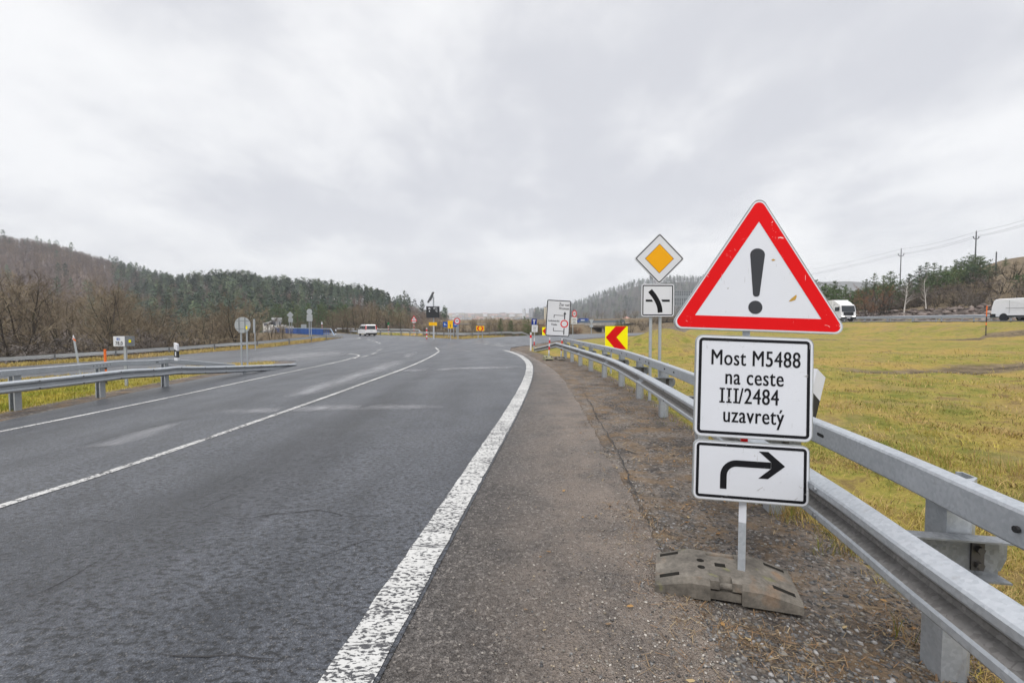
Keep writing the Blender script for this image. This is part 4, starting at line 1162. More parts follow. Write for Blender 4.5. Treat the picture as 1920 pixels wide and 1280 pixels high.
simple_sign('small_green_sign', 'small dark green sign on a thin striped pole above the far barrier', 728.3, 96, [(728.3, 606)], [('rect', 728.6, 606.6, 3.8, 4.8, M['green'], [])], pole_r=.05, striped=True)
simple_sign('warning_sign', 'small red-bordered warning triangle with a white strip plate on a far striped pole', 776.3, 84, [(776.3, 594)],
            [('tri', 776.5, 596.6, 12.6, 11.2, M['white_far'], [('ringtri', M['red_far'], .68, 'red_border'), ('poly', M['grey_black'], [[(-.14, -.5), (.14, -.5), (.14, -.1), (-.14, -.1)]])]), ('rect', 776.5, 603.6, 7, 1.8, M['white_far'], [], 'strip_plate')], pole_r=.05, striped=True)
simple_sign('direction_sign', 'wide blue direction sign with white arrows, partly behind the yellow sign', 845, 64, [(840.6, 606), (850.5, 606), (856, 606)],
            [('rect', 845, 608, 28.4, 9.4, M['blue'], [('poly', M['white_far'], [[(-.80, -.5), (-.74, -.5), (-.74, 0), (-.80, 0)], [(-.88, 0), (-.66, 0), (-.77, .55)], [(.5, -.2), (.8, -.2), (.8, .1), (.5, .1)], [(-.68, -.3), (-.5, -.3), (-.5, -.1), (-.68, -.1)]])])], pole_r=.05)
simple_sign('detour_arrow_sign', 'upright yellow sign with a black up arrow, standing before the blue direction sign', 844.6, 52.5, [(844.8, 604)],
            [('rect', 844.6, 608.4, 9.7, 14.3, M['amber'], [('poly', M['grey_black'], [[(-.09, -.75), (.09, -.75), (.09, -.2), (-.09, -.2)], [(-.28, -.25), (.28, -.25), (0, .12)]], 'arrow'), ('bars', M['orange'], rows((.62, .6), (.4, .5)), 'text_rows')])], pole_r=.045)
simple_sign('no_entry_weight_sign', 'red-ringed round sign with a dark bar, right of the blue direction sign', 857.5, 60, [(857.5, 598), (859.6, 603)],
            [('disc', 857.3, 601.7, 11.6, 11.6, M['white_far'], [('ring', M['red_far'], .72, 'red_ring'), ('bars', M['grey_black'], [(-.45, -.08, .45, .14)])])], pole_r=.045)
simple_sign('double_chevron_sign', 'yellow sign with two red chevrons pointing apart, over the far barrier', 900.3, 56, [(896.5, 614), (904.5, 614)],
            [('rect', 900.4, 615.6, 15.3, 9.2, M['amber'], [('poly', M['red_far'], [[(-.86, 0), (-.45, .95), (-.10, .95), (-.50, 0)], [(-.86, 0), (-.50, 0), (-.10, -.95), (-.45, -.95)], [(.86, 0), (.50, 0), (.10, .95), (.45, .95)], [(.86, 0), (.45, -.95), (.10, -.95), (.50, 0)]], 'red_chevron')])], pole_r=.045)


def weather_panel():
    d = 59; c = base(813.2, d); k = mpp(d); X = lambda q: (q - 960) * k - c.x; z = lambda q: zof(q, d) - c.z
    root = thing('weather_sign', 'black roadside temperature display on a tall post with a tilted solar panel on top', 'display sign', c)
    pole(root, 'post', X(813.2), 0, -.3, z(557), .085, M['galv'])
    pole(root, 'sleeve', X(813.2), 0, -.3, z(611), .10, M['white_far'])
    cx, cz, w, h = X(812.6), z(585.6), 24.4 * k, 20.4 * k
    b = MB(); b.box((cx, -.22, cz), (w, .26, h)); b.box((cx, -.22, cz + h / 2 + .04), (w * 1.01, .30, .05)); ca = b.build('cabinet', M['black_panel'], root)
    f = lambda u, v: (cx + u * w / 2, cz + v * h / 2)
    y = -.354
    b = MB()
    b.sheet([f(-.72, .60), f(-.30, .60), f(-.32, .70), f(-.42, .74), f(-.48, .84), f(-.58, .84), f(-.66, .72), f(-.72, .70)], y)
    b.sheet([f(*q) for q in [(-.56, .08), (-.46, .08), (-.41, .20), (-.46, .34), (-.46, .40), (-.56, .40), (-.56, .34), (-.61, .20)]], y)
    b.build('pictogram', M['white_far'], ca)
    lettering('lettering', [('8°C', *f(.40, .58)), ('°C', *f(.55, .08))], .34, y, M['white_far'], ca, .85, bold=.03)
    b = MB(); a = R(62); Mt = Matrix.Translation((X(808), 0, z(557.5))) @ Matrix.Rotation(-a, 4, 'Y')
    b.box((0, 0, 0), (22.5 * k, 1.0, .09), M=Mt); b.box((0, 0, -.12), (12 * k, .5, .14), M=Mt); b.build('solar_panel', M['galv_dark'], root)
    b = MB(); b.tube((X(813.2), 0, z(557)), (X(808.6), 0, z(558)), .05); b.build('arm', M['galv'], root)
    d = 58.2; 
    simple_sign('plate_sign', 'small orange plate fixed to its own short pole below the black temperature display', 812, 57.8, [(812.2, 606)], [('rect', 812.1, 607.2, 15.4, 6.2, M['amber'], [('bars', M['orange'], [(-.6, -.25, .6, .25)], 'text_rows')])], pole_r=.045)
weather_panel()


def km_sign():
    d = 14.6; c = base(232.5, d); k = mpp(d); X = lambda q: (q - 960) * k - c.x; z = lambda q: zof(q, d) - c.z
    root = thing('kilometre_sign', 'white box-shaped kilometre sign reading 78,0 on a flat grey post on the island', 'road sign', c)
    b = MB(); b.box((X(231.5), .05, (z(640) - .2) / 2), (.075, .05, z(640) + .2)); b.build('post', M['galv'], root)
    cx, cz, w, h = X(224), z(639.6), 21.4 * k, 18.6 * k
    p = panel(root, 'panel', rrect(cx, cz, w, h, .02, 3), M['white_far'], -.03, .02)
    b = MB(); q = (cx - .02, cz + h * .22); b.sheet([(q[0] - .05, q[1] - .04), (q[0] + .06, q[1] - .04), (q[0] + .06, q[1] + .04), (q[0] - .05, q[1] + .04)], -.034); b.build('blue_field', M['blue'], p)
    lettering('lettering', [('65', cx + .005, cz + h * .22 - .032)], .10, -.037, M['white_far'], p, .8, bold=.02)
    lettering('lettering', [('78,0', cx, cz - h * .38)], .165, -.034, M['black'], p, .78, bold=.02)
    b = MB(); b.add([(cx + w / 2, -.012, cz - h / 2), (cx + w / 2 + .155, .17, cz - h / 2), (cx + w / 2 + .155, .17, cz + h / 2), (cx + w / 2, -.012, cz + h / 2),
                     (cx - w / 2, .0, cz - h / 2), (cx - w / 2 + .1, .19, cz - h / 2), (cx - w / 2 + .1, .19, cz + h / 2), (cx - w / 2, .0, cz + h / 2)], [(0, 1, 2, 3), (1, 5, 6, 2), (5, 4, 7, 6)])
    b.add([(cx - w / 2, -.008, cz + h / 2), (cx + w / 2, -.012, cz + h / 2), (cx + w / 2 + .155, .17, cz + h / 2), (cx - w / 2 + .1, .19, cz + h / 2)], [(0, 1, 2, 3)])
    b.build('box_side', M['galv_dark'], root)
    b = MB(); b.box((cx + w / 2 + .08, .07, cz + .0), (.06, .012, .08), R(50)); b.build('sticker', M['yellow'], root)
km_sign()


def snow_pole(label, px, d, top, w=.045, group=None):
    c = base(px, d); root = thing('snow_pole', label, 'snow pole', c, group=group); H = zof(top, d) - c.z
    b = MB()
    for a, e, m in ((-.02, .34, 1), (.34, .44, 0), (.44, .64, 1), (.64, 1.0, 0)): b.tube((0, 0, a * H), (0, 0, e * H), w / 2, n=8, mi=m)
    b.build('pole', [M['orange_pole'], M['black_pole']], root)
snow_pole('orange and black snow pole behind the left island barrier', 195.5, 15.3, 654.5, .075)
c = GL(1848, 628.6); snow_pole('orange and black snow pole on the meadow before the white van', 1848.5, c.y, 573.5, .075)


def leaning_post():
    d = 16.5; c = base(150, d); k = mpp(d); root = thing('leaning_post', 'thin grey post leaning left with a torn orange tip, on the island', 'post', c)
    T = Vector(((137.5 - 960) * k - c.x, 0, zof(630, d) - c.z)); dirn = T.normalized()
    b = MB(); b.tube(-dirn * .2, T * .5, .028, n=8); b.tube(T * .5, T * .98, .042, n=4); b.build('post', M['galv'], root)
    b = MB(); b.tube(T * .93 + Vector((0, -.03, 0)), T * 1.02, .03, .015, n=6); b.build('white_cap', M['white_far'], root)
    b = MB(); b.add([T * .97 + Vector(q) for q in [(.02, -.05, 0), (.13, -.05, -.10), (.10, -.04, -.14), (.0, -.05, -.06)]], [(0, 1, 2, 3)]); b.build('orange_rag', M['orange_pole'], root)
leaning_post()


def delineator(label, px, d, py0, py1, rz=0.0, w=.12, face=('white_far', 'black', 'white_far'), cuts=(.43, .55), loc=None, refl=True, group=None):
    """flat marker post; py0..py1 = photo rows of its top and foot"""
    k = mpp(d); zb = zof(py1, d); c = Vector(((px - 960) * k, d, zb)); H = (py1 - py0) * k
    root = thing('delineator', label, 'delineator', c, rz, group)
    b = MB(); s = .16 * w
    lo = lambda z0, z1, sl0, sl1: [(-w / 2, z0 - sl0), (w / 2, z0 + sl0), (w / 2, z1 + sl1), (-w / 2, z1 - sl1)]
    z1, z2 = H * cuts[0] - H * .25 * 0, H * .60
    b.plate([(-w / 2, 0), (w / 2, 0), (w / 2, H * .17), (-w / 2, H * .20)], -.03, .03, 0)
    b.plate([(-w / 2, H * .20), (w / 2, H * .17), (w / 2, H * .55), (-w / 2, H * .65)], -.03, .03, 1)
    b.plate([(-w / 2, H * .65), (w / 2, H * .55), (w / 2, H * .92), (-w / 2, H)], -.03, .03, 0)
    b.build('body', [M['white_far'], M['black_pole']], root)
    if refl: b = MB(); b.sheet(rrect(0, H * .38, w * .34, H * .24, .006, 2), -.034); b.build('reflector', M['white_far'], root)
    return root
delineator('black and white delineator fixed on the island barrier where it bends down', 330, 14.35, 642.5, 676, R(-20), w=.15)
delineator('white-topped delineator leaning out behind the two white text plates', 1511, 3.85, 690, 815, R(20), w=.12, refl=False).rotation_euler[1] = R(17)
for px, y0, y1, t_ in ((708.5, 615, 619.5, 'white delineator tip above the far rail just right of the minibus'), (662.4, 615.6, 619.5, 'white delineator tip above the far rail just left of the minibus'), (629.5, 616.5, 626.5, 'white delineator at the right end of the blue bridge railing')):
    delineator(t_, px, 84, y0, y1, w=.22, refl=False)
simple_sign('marker_post', 'red and white marker post behind the far rail, left of the temperature display', 800, 62, [(800, 614.5)], [], pole_r=.09, striped=True, cat='marker post')
simple_sign('marker_post', 'short white marker post beyond the motorway edge below the bushes', 1679, 88, [(1679, 595)], [], pole_r=.10, pole_mat=M['white_far'], cat='marker post')


# ------------------------------------------------------------------ vehicles (front towards +Y, origin on the ground)
def body_loft(profile, half, rnd=.07):
    """side profile (y, z) carried across the width; half(z) = half width at a height"""
    n = len(profile); b = MB(); cy = sum(p[0] for p in profile) / n; cz = sum(p[1] for p in profile) / n
    loops = []
    for s, sh in ((-1, 1), (-1, 0), (1, 0), (1, 1)):
        lp = []
        for y, z in profile:
            w = half(z) - (0 if sh else rnd)
            yy, zz = (y + (cy - y) * .025, z + (cz - z) * .05) if sh else (y, z)
            lp.append((s * w, yy, zz))
        loops.append(lp)
    for lp in loops: b.v += lp
    for k in range(3):
        for i in range(n): j = (i + 1) % n; b.f.append((k * n + i, k * n + j, (k + 1) * n + j, (k + 1) * n + i)); b.m.append(0)
    b.f.append(tuple(range(n - 1, -1, -1))); b.f.append(tuple(3 * n + i for i in range(n))); b.m += [0, 0]
    return b
def wheel(root, x, y, r, w=.22):
    b = MB(); b.tube((x - w / 2, y, r), (x + w / 2, y, r), r, n=20); t = b.build('wheel', M['tyre'], root)
    b = MB(); b.tube((x - w / 2 - .012, y, r), (x + w / 2 + .012, y, r), r * .6, n=14); b.build('rim', M['chrome'], t)
def quad(b, pts): b.add(pts, [tuple(range(len(pts)))])


def minibus():
    d = 79; c = Vector(((688.5 - 960) / FP * d, d, float(zbase((688.5 - 960) / FP * d, d)))); 
    root = thing('minibus', 'white minibus driving away round the bend, rear window and red lamps showing', 'van', c, R(33))
    hw = lambda z: .95 - max(0, z - 1.0) * .13
    pf = [(-2.45, .32), (-2.45, .55), (-2.42, 1.05), (-2.28, 1.80), (-2.10, 1.92), (.55, 1.92), (.95, 1.84), (1.65, 1.20), (2.35, .98), (2.45, .70), (2.45, .32)]
    body = body_loft(pf, hw).build('body', M['van_white'], root)
    yb = lambda z: -2.42 + (z - 1.05) / .75 * .14 - .02
    b = MB(); quad(b, [(-.74, yb(1.12), 1.12), (.74, yb(1.12), 1.12), (.68, yb(1.72), 1.72), (-.68, yb(1.72), 1.72)]); b.build('rear_window', M['glass'], root)
    for s in (-1, 1):
        b = MB(); quad(b, [(s * .80, yb(1.05) - .004, 1.05), (s * .93, yb(1.05) - .004, 1.05), (s * .86, yb(1.78) - .004, 1.78), (s * .74, yb(1.78) - .004, 1.78)])
        quad(b, [(s * .955, yb(1.05), 1.05), (s * .955, yb(1.05) + .16, 1.05), (s * .885, yb(1.78) + .10, 1.78), (s * .885, yb(1.78), 1.78)]); b.build('tail_lamp', M['red_lamp'], root)
        for y0, y1 in ((-2.0, -.95), (-.88, .15), (.22, 1.05)):
            x0, x1 = s * (hw(1.15) + .012), s * (hw(1.68) + .012)
            b = MB(); quad(b, [(x0, y0, 1.15), (x0, y1 + (.25 if y1 > 1 else 0), 1.15), (x1, y1 - (.1 if y1 > 1 else 0), 1.68), (x1, y0, 1.68)]); b.build('side_window', M['glass'], root)
        for y in (-1.5, 1.5): wheel(root, s * .80, y, .33)
        b = MB(); b.box((s * 1.06, 1.15, 1.18), (.16, .10, .2)); b.build('mirror', M['black_panel'], root)
    b = MB(); b.box((0, -2.47, .40), (1.86, .16, .26)); b.build('bumper', M['black_panel'], root)
    b = MB(); quad(b, [(-.26, -2.47, .84), (.26, -2.47, .84), (.26, -2.465, .95), (-.26, -2.465, .95)]); b.build('number_plate', M['white_far'], root)
    b = MB(); quad(b, [(-.66, 1.62, 1.235), (.66, 1.62, 1.235), (.62, 1.02, 1.79), (-.62, 1.02, 1.79)]); b.v = [(x, y + .03, z + .02) for x, y, z in b.v]; b.build('windscreen', M['glass'], root)
minibus()


def panel_van():
    y0 = 51.4; c = Vector((54.55, y0 - 2.9, float(mway_z(50)) + .02))
    root = thing('panel_van', 'long white panel van on the motorway, cut off by the picture edge', 'van', c, R(180))
    hw = lambda z: 1.0 - max(0, z - 1.3) * .11
    pf = [(-2.9, .42), (-2.93, .75), (-2.88, 1.5), (-2.76, 2.18), (-2.58, 2.34), (-2.2, 2.40), (1.2, 2.40), (1.65, 2.28), (2.05, 1.55), (2.85, 1.15), (2.98, .8), (2.98, .36), (.8, .36), (-2.0, .40)]
    body = body_loft(pf, hw).build('body', M['van_white'], root)
    for s in (-1, 1):
        for y in (-1.55, 1.95):
            wheel(root, s * .86, y, .35); b = MB(); b.tube((s * .93, y, .37), (s * 1.006, y, .37), .44, n=20); b.build('wheel_arch', M['black_panel'], root)
        b = MB(); b.box((s * 1.006, -.2, 1.36), (.012, 2.3, .03)); b.build('side_rail', M['hole'], root)
        b = MB(); b.box((s * 1.004, -.1, .50), (.02, 2.4, .16)); b.build('side_skirt', M['black_panel'], root)
        b = MB(); b.box((s * .995, -2.80, .66), (.03, .16, .09)); b.build('tail_lamp', M['orange_pole'], root)
        b = MB(); b.box((s * .997, .62, 1.5), (.006, .015, 1.4)); b.box((s * .997, -1.0, 1.5), (.006, .015, 1.4)); b.build('door_seam', M['hole'], root)
        b = MB(); quad(b, [(s * 1.0, .85, 1.4), (s * 1.0, 1.9, 1.4), (s * .93, 1.55, 2.0), (s * .93, .85, 2.0)]); b.build('side_window', M['glass'], root)
    b = MB(); b.box((0, -2.90, .58), (1.98, .14, .44)); b.box((1.0, -2.62, .56), (.02, .5, .40)); b.box((-1.0, -2.62, .56), (.02, .5, .40)); b.build('bumper', M['black_panel'], root)
    b = MB(); quad(b, [(-.8, 2.1, 1.58), (.8, 2.1, 1.58), (.72, 1.72, 2.2), (-.72, 1.72, 2.2)]); b.build('windscreen', M['glass'], root)
panel_van()


def lorry():
    c = Vector((50.5, 71.0, float(mway_z(71)) + .02))
    root = thing('lorry', 'white box lorry with headlights lit, coming out from behind the big red triangle', 'lorry', c, R(180))
    hw = lambda z: 1.13 - max(0, z - 1.5) * .06
    pf = [(.35, .55), (.35, 2.45), (.75, 2.55), (1.70, 2.52), (1.86, 2.36), (2.02, 1.50), (2.06, .95), (2.06, .38), (.9, .38)]
    body_loft(pf, hw).build('cab', M['van_white'], root)
    b = MB(); b.box((0, -2.1, 1.98), (2.42, 4.7, 2.55)); b.build('cargo_box', M['van_white'], root)
    b = MB(); pfs = [(.35, 2.55), (.35, 3.22), (1.35, 2.66), (1.4, 2.56)]; body_loft(pfs, lambda z: 1.05, .1).build('roof_deflector', M['van_white'], root)
    b = MB(); quad(b, [(-1.02, 2.02, 1.42), (1.02, 2.02, 1.42), (.97, 1.87, 2.36), (-.97, 1.87, 2.36)]); b.v = [(x, y + .03, z) for x, y, z in b.v]; b.build('windscreen', M['glass'], root)
    for s in (-1, 1):
        b = MB(); quad(b, [(s * 1.142, .7, 1.55), (s * 1.142, 1.62, 1.55), (s * 1.11, 1.5, 2.15), (s * 1.11, .7, 2.15)]); b.build('side_window', M['glass'], root)
        b = MB(); b.box((s * .82, 2.07, .72), (.36, .05, .20)); b.build('headlight', M['headlight'], root)
        b = MB(); b.box((s * 1.26, 1.75, 1.95), (.14, .1, .5)); b.build('mirror', M['black_panel'], root)
        for y in (1.25, -2.9): wheel(root, s * .93, y, .42, .28)
    b = MB(); b.box((0, 2.065, 1.14), (1.5, .05, .50)); b.build('grille', M['black_panel'], root)
    b = MB(); b.box((0, 2.07, .52), (2.2, .08, .30)); b.build('bumper', M['black_panel'], root)
    b = MB(); b.box((0, -2.0, .72), (.9, 4.6, .22)); b.box((1.1, -.9, .62), (.06, 2.2, .36)); b.box((-1.1, -.9, .62), (.06, 2.2, .36)); b.build('chassis', M['black_panel'], root)
    b = MB(); b.box((0, 2.115, .52), (.52, .01, .11)); b.build('number_plate', M['white_far'], root)
M['headlight'] = emit('lit_headlight', (1, .95, .85), 2.2)
lorry()


# ------------------------------------------------------------------ overpass, gantry, bridge railing
def overpass():
    # deck carries the motorway over the hollow, its near face towards us
    i0 = int(np.argmin(np.hypot(MWAY[:, 0] - 46, MWAY[:, 1] - 142))); i1 = int(np.argmin(np.hypot(MWAY[:, 0] - 30.5, MWAY[:, 1] - 165)))
    p = MWAY[i0:i1 + 1]; t = np.gradient(p, axis=0); l = np.hypot(t[:, 0], t[:, 1]); nx, ny = t[:, 1] / l, -t[:, 0] / l
    root = thing('overpass', 'low concrete motorway bridge with two dark openings and a blue-grey rail', 'bridge', (p[0, 0], p[0, 1], 0)); O = root.location
    path = [(p[i, 0], p[i, 1], float(mway_z(p[i, 1])) + .12) for i in range(len(p))]
    b = MB(); sweep(b, path, [(-11.9, .25), (-11.9, -.62), (-11.3, -1.25), (11.3, -1.25), (11.9, -.62), (11.9, .25), (11.5, .25), (11.5, -.1), (-11.5, -.1), (-11.5, .25)], -1.0); b.build('deck', M['concrete'], root, O)
    fp = [(p[i, 0] - nx[i] * 11.7, p[i, 1] - ny[i] * 11.7, path[i][2]) for i in range(len(p))]
    b = MB()
    for z in (.42, .68, .95): sweep(b, [(x, y, zz + z) for x, y, zz in fp], [(-.05, -.10), (.05, -.10), (.05, .10), (-.05, .10)], -1.0)
    L_ = along(fp, 0)[2]
    for s in np.arange(.2, L_, 1.0): q, a, _ = along(fp, s); b.box((q[0], q[1], q[2] + .62), (.07, .07, .85), a)
    b.build('railing', M['rail_blue'], root, O)
    for s in (.12, .45): 
        q, a, _ = along(fp, s * L_ + 2); n = Vector((math.sin(a), -math.cos(a), 0))
        for off in (1.2, 11, 21): c = Vector(q[:3]) + n * off; bb = MB(); bb.box((c.x, c.y, q[2] - 3.2), (.9, .9, 4.4), a); bb.build('pillar', M['concrete'], root, O)
    q0, a0, _ = along(fp, .5); b = MB(); n = Vector((math.sin(a0), -math.cos(a0), 0)); c = Vector(q0[:3]) + n * 11; b.box((c.x, c.y, q0[2] - 3.1), (1.0, 23, 4.6), a0); b.build('abutment', M['concrete'], root, O)
    q0, a0, _ = along(fp, L_ - .5); b = MB(); n = Vector((math.sin(a0), -math.cos(a0), 0)); c = Vector(q0[:3]) + n * 11; b.box((c.x, c.y, q0[2] - 3.1), (1.0, 23, 4.6), a0); b.build('abutment', M['concrete'], root, O)
M['rail_blue'] = plain('blue_grey_rail', (.09, .14, .20), .6)
overpass()
c = Vector(((1091 - 960) / FP * 158, 158, zof(606.2, 158)))
root = thing('delivery_van', 'small blue van crossing the overpass behind its rail', 'van', c, R(64))
M['van_blue'] = plain('blue_paint', (.015, .06, .27), .35)
body_loft([(-2.2, .25), (-2.2, 1.6), (-2.0, 1.75), (.7, 1.75), (1.4, 1.1), (2.1, .95), (2.2, .25)], lambda z: .85).build('body', M['van_blue'], root)
b = MB(); quad(b, [(.86, -1.2, .75), (.86, .1, .75), (.86, .1, 1.3), (.86, -1.2, 1.3)]); b.build('side_panel', M['white_far'], root); b = MB(); b.add([(-.862, -1.2, .75), (-.862, .1, .75), (-.862, .1, 1.3), (-.862, -1.2, 1.3)], [(0, 1, 2, 3)]); b.build('side_panel', M['white_far'], root)
b = MB(); quad(b, [(-.86, .45, 1.15), (-.86, 1.1, 1.15), (-.86, .7, 1.6), (-.86, .45, 1.6)]); b.build('side_window', M['glass'], root)
for s in (-1, 1):
    for y in (-1.4, 1.4): wheel(root, s * .74, y, .3, .2)


def gantry():
    d = 126; k = mpp(d); x0 = (1246 - 960) * k; zb = zof(606, d); c = Vector((x0, d, zb))
    root = thing('sign_gantry', 'grey motorway gantry seen from behind, two rows of slatted panels on a thick column', 'gantry', c)
    Z = lambda py: zof(py, d) - zb
    b = MB(); b.box((.55, 0, Z(575) / 2 - 1), (1.15, 1.15, Z(575) + 2)); b.build('column', M['pole_grey'], root)
    b = MB(); b.box((13, .0, Z(557)), (27, .9, .75)); b.box((26, 0, Z(580)), (.8, .8, Z(555) )); b.build('beam', M['galv_plain'], root)
    for py0, py1 in ((545.6, 555), (558.5, 573)):
        z0, z1 = Z(py1), Z(py0); w = 13.5
        b = MB(); n = 22
        for i in range(n): b.box((.3 + w * (i + .5) / n, -.55, (z0 + z1) / 2), (.16, .12, z1 - z0))
        for zz in (z0, (z0 + z1) / 2, z1): b.box((.3 + w / 2, -.62, zz), (w, .08, .14))
        p = b.build('panel_frame', M['galv_plain'], root)
        b = MB(); b.box((.3 + w / 2, -.40, (z0 + z1) / 2), (w, .06, z1 - z0)); b.build('panel_back', M['galv_dark'], p)
gantry()


def blue_bridge():
    pts = [(516.4, 614.4, 623.4, 104), (560, 615, 627, 94), (600, 615.6, 629.4, 85.5), (620, 616, 630.5, 80)]
    A = [(Vector(((x - 960) / FP * d, d, zof(t, d))), Vector(((x - 960) / FP * d, d, zof(b_, d)))) for x, t, b_, d in pts]
    P0, P1 = A[0][1], A[-1][1]
    def at(u, v): # u along, v up 0..1
        q = np.interp(u, [0, .42, .81, 1], range(4)); i = min(2, int(q)); f = q - i
        t = A[i][0].lerp(A[i + 1][0], f); bt = A[i][1].lerp(A[i + 1][1], f); return bt.lerp(t, v)
    root = thing('bridge', 'road bridge edge with a bright blue panelled railing on a concrete beam, far left', 'bridge', P1); O = root.location
    n = 30; sl = MB(); fr = MB(); wh = MB()
    for i in range(n):
        u0, u1 = i / n, (i + 1) / n
        a, b_, c_, d_ = at(u0, .06), at(u1, .06), at(u1, .92), at(u0, .92)
        if i in (3, 4, 5): fr.tube(at(u0, .1), at(u1, .9), .03, n=4); fr.tube(at(u0, .9), at(u1, .1), .03, n=4)
        elif i > 25:
            for v in (.25, .45, .65): fr.tube(at(u0, v), at(u1, v), .04, n=4)
            fr.tube(at(u0, .1), at(u0, .9), .04, n=4)
        else:
            q = [a, b_, c_, d_]; o = Vector((.3, .8, 0)).normalized() * .05
            sl.add(q + [v + o for v in q], [(0, 1, 2, 3), (7, 6, 5, 4), (0, 4, 5, 1), (3, 2, 6, 7)])
        if i % 2 == 0: fr.tube(at(u0, 0), at(u0, 1), .05, n=4)
        wh.tube(at(u0, .97), at(u1, .97), .055, n=4)
    wh.tube(at(1, 1), at(1, 0) + Vector((.9, -.4, 0)), .08, n=6)
    sl.build('blue_panel', M['blue_rail'], root, O); fr.build('frame', M['blue_rail'], root, O); wh.build('handrail', M['rail_pale'], root, O)
    b = MB()
    for i in range(n):
        a, e = at(i / n, .0), at((i + 1) / n, 0); dn = Vector((0, 0, 1.6 - .35 * i / n)); o = Vector((.6, 1.6, 0))
        b.add([a, e, e - dn, a - dn, a + o, e + o], [(0, 1, 2, 3), (0, 4, 5, 1)])
    b.build('edge_beam', M['concrete'], root, O)
    for u in (.06, .55): b = MB(); q = at(u, 0); b.box((q.x + .6, q.y + .8, q.z - 3.5), (1.0, 1.0, 5)); b.build('pier', M['concrete'], root, O)
M['rail_pale'] = plain('pale_blue_steel', (.32, .42, .55), .5)
blue_bridge()


# ------------------------------------------------------------------ power line
def power_line():
    # pole tops seen at these columns; distances give a steady span
    spec = [(1480, 512, 232, 549), (1684.5, 468, 160, 524), (1823, 436, 122, 503), (2010, 380, 88, 486)]
    heads = []
    for i, (px, top, d, bt) in enumerate(spec):
        X = (px - 960) / FP * d; c = Vector((X, d, L(X, d) - .3)); T = zof(top, d); heads.append((c, T))
        if i in (0, 3): continue
        lab = ('slim grey utility pole with a two-armed fork, standing among the pines', 'taller grey utility pole with a forked head, on the right of the other')[i - 1]
        root = thing('utility_pole', lab, 'utility pole', c); H = T - c.z; k = mpp(d)
        b = MB(); b.tube((0, 0, 0), (0, 0, H), .20, .12, n=10); b.build('shaft', M['pole_grey'], root)
        b = MB()
        for s in (-1, 1):
            a = [(0, H - 13.2 * k), (.35 * s, H - 13.0 * k), (4.8 * k * s, H - 11.6 * k), (5.2 * k * s, H - 9.4 * k)]
            for u, v in zip(a, a[1:]): b.tube((u[0], 0, u[1]), (v[0], 0, v[1]), .11, n=6)
        b.build('arm', M['pole_grey'], root)
        for s in (-1, 1):
            b = MB(); b.tube((5.2 * k * s, 0, H - 10 * k), (5.2 * k * s, 0, H - 8.6 * k), .14, .10, n=6); b.build('insulator', M['pole_grey'], root)
        b = MB(); b.tube((0, 0, H), (0, 0, H + .35), .06, n=6); b.build('insulator', M['pole_grey'], root)
    k = .024
    for w, (s, dn) in enumerate(((0, 0), (-1, 9.0), (1, 9.2))):
        b = MB(); o = heads[0][0]
        for (c0, t0), (c1, t1) in zip(heads, heads[1:]):
            a = Vector((c0.x + s * 5.2 * mpp(c0.y), c0.y, t0 - dn * mpp(c0.y))); e = Vector((c1.x + s * 5.2 * mpp(c1.y), c1.y, t1 - dn * mpp(c1.y)))
            prev = a
            for i in range(1, 9): u = i / 8; q = a.lerp(e, u) - Vector((0, 0, 2.4 * u * (1 - u))); b.tube(prev, q, k, n=4, cap=False); prev = q
        ob = b.build('overhead_wire', M['wire'], origin=o); ob.location = o
        tag(ob, ('overhead wire on the pole tops, uppermost of the three over the pines', 'overhead wire on the left fork arms of the two utility poles', 'overhead wire on the right fork arms of the two utility poles')[w], 'wire', 'overhead wires of the power line')
    for px, top, d, lab in ((1862, 473, 112, 'bare pole stub without arms on the hillside, right of the tall utility pole'),):
        X = (px - 960) / FP * d; c = Vector((X, d, L(X, d) - .3)); root = thing('utility_pole', lab, 'utility pole', c)
        b = MB(); b.tube((0, 0, 0), (0, 0, zof(top, d) - c.z), .17, .13, n=8); b.build('shaft', M['pole_grey'], root)
    d = 190; X = (1807 - 960) / FP * d; c = Vector((X, d, L(X, d) - .3)); root = thing('utility_pole', 'tiny far utility pole with a fork top, left of the tall one', 'utility pole', c); H = zof(493, d) - c.z
    b = MB(); b.tube((0, 0, 0), (0, 0, H), .2, .14, n=8); b.build('shaft', M['pole_grey'], root)
    b = MB()
    for s in (-1, 1): b.tube((0, 0, H - .8), (s * .9, 0, H - .1), .08, n=5); b.tube((s * .9, 0, H - .1), (s * .95, 0, H + .3), .08, n=5)
    b.build('arm', M['pole_grey'], root)
power_line()


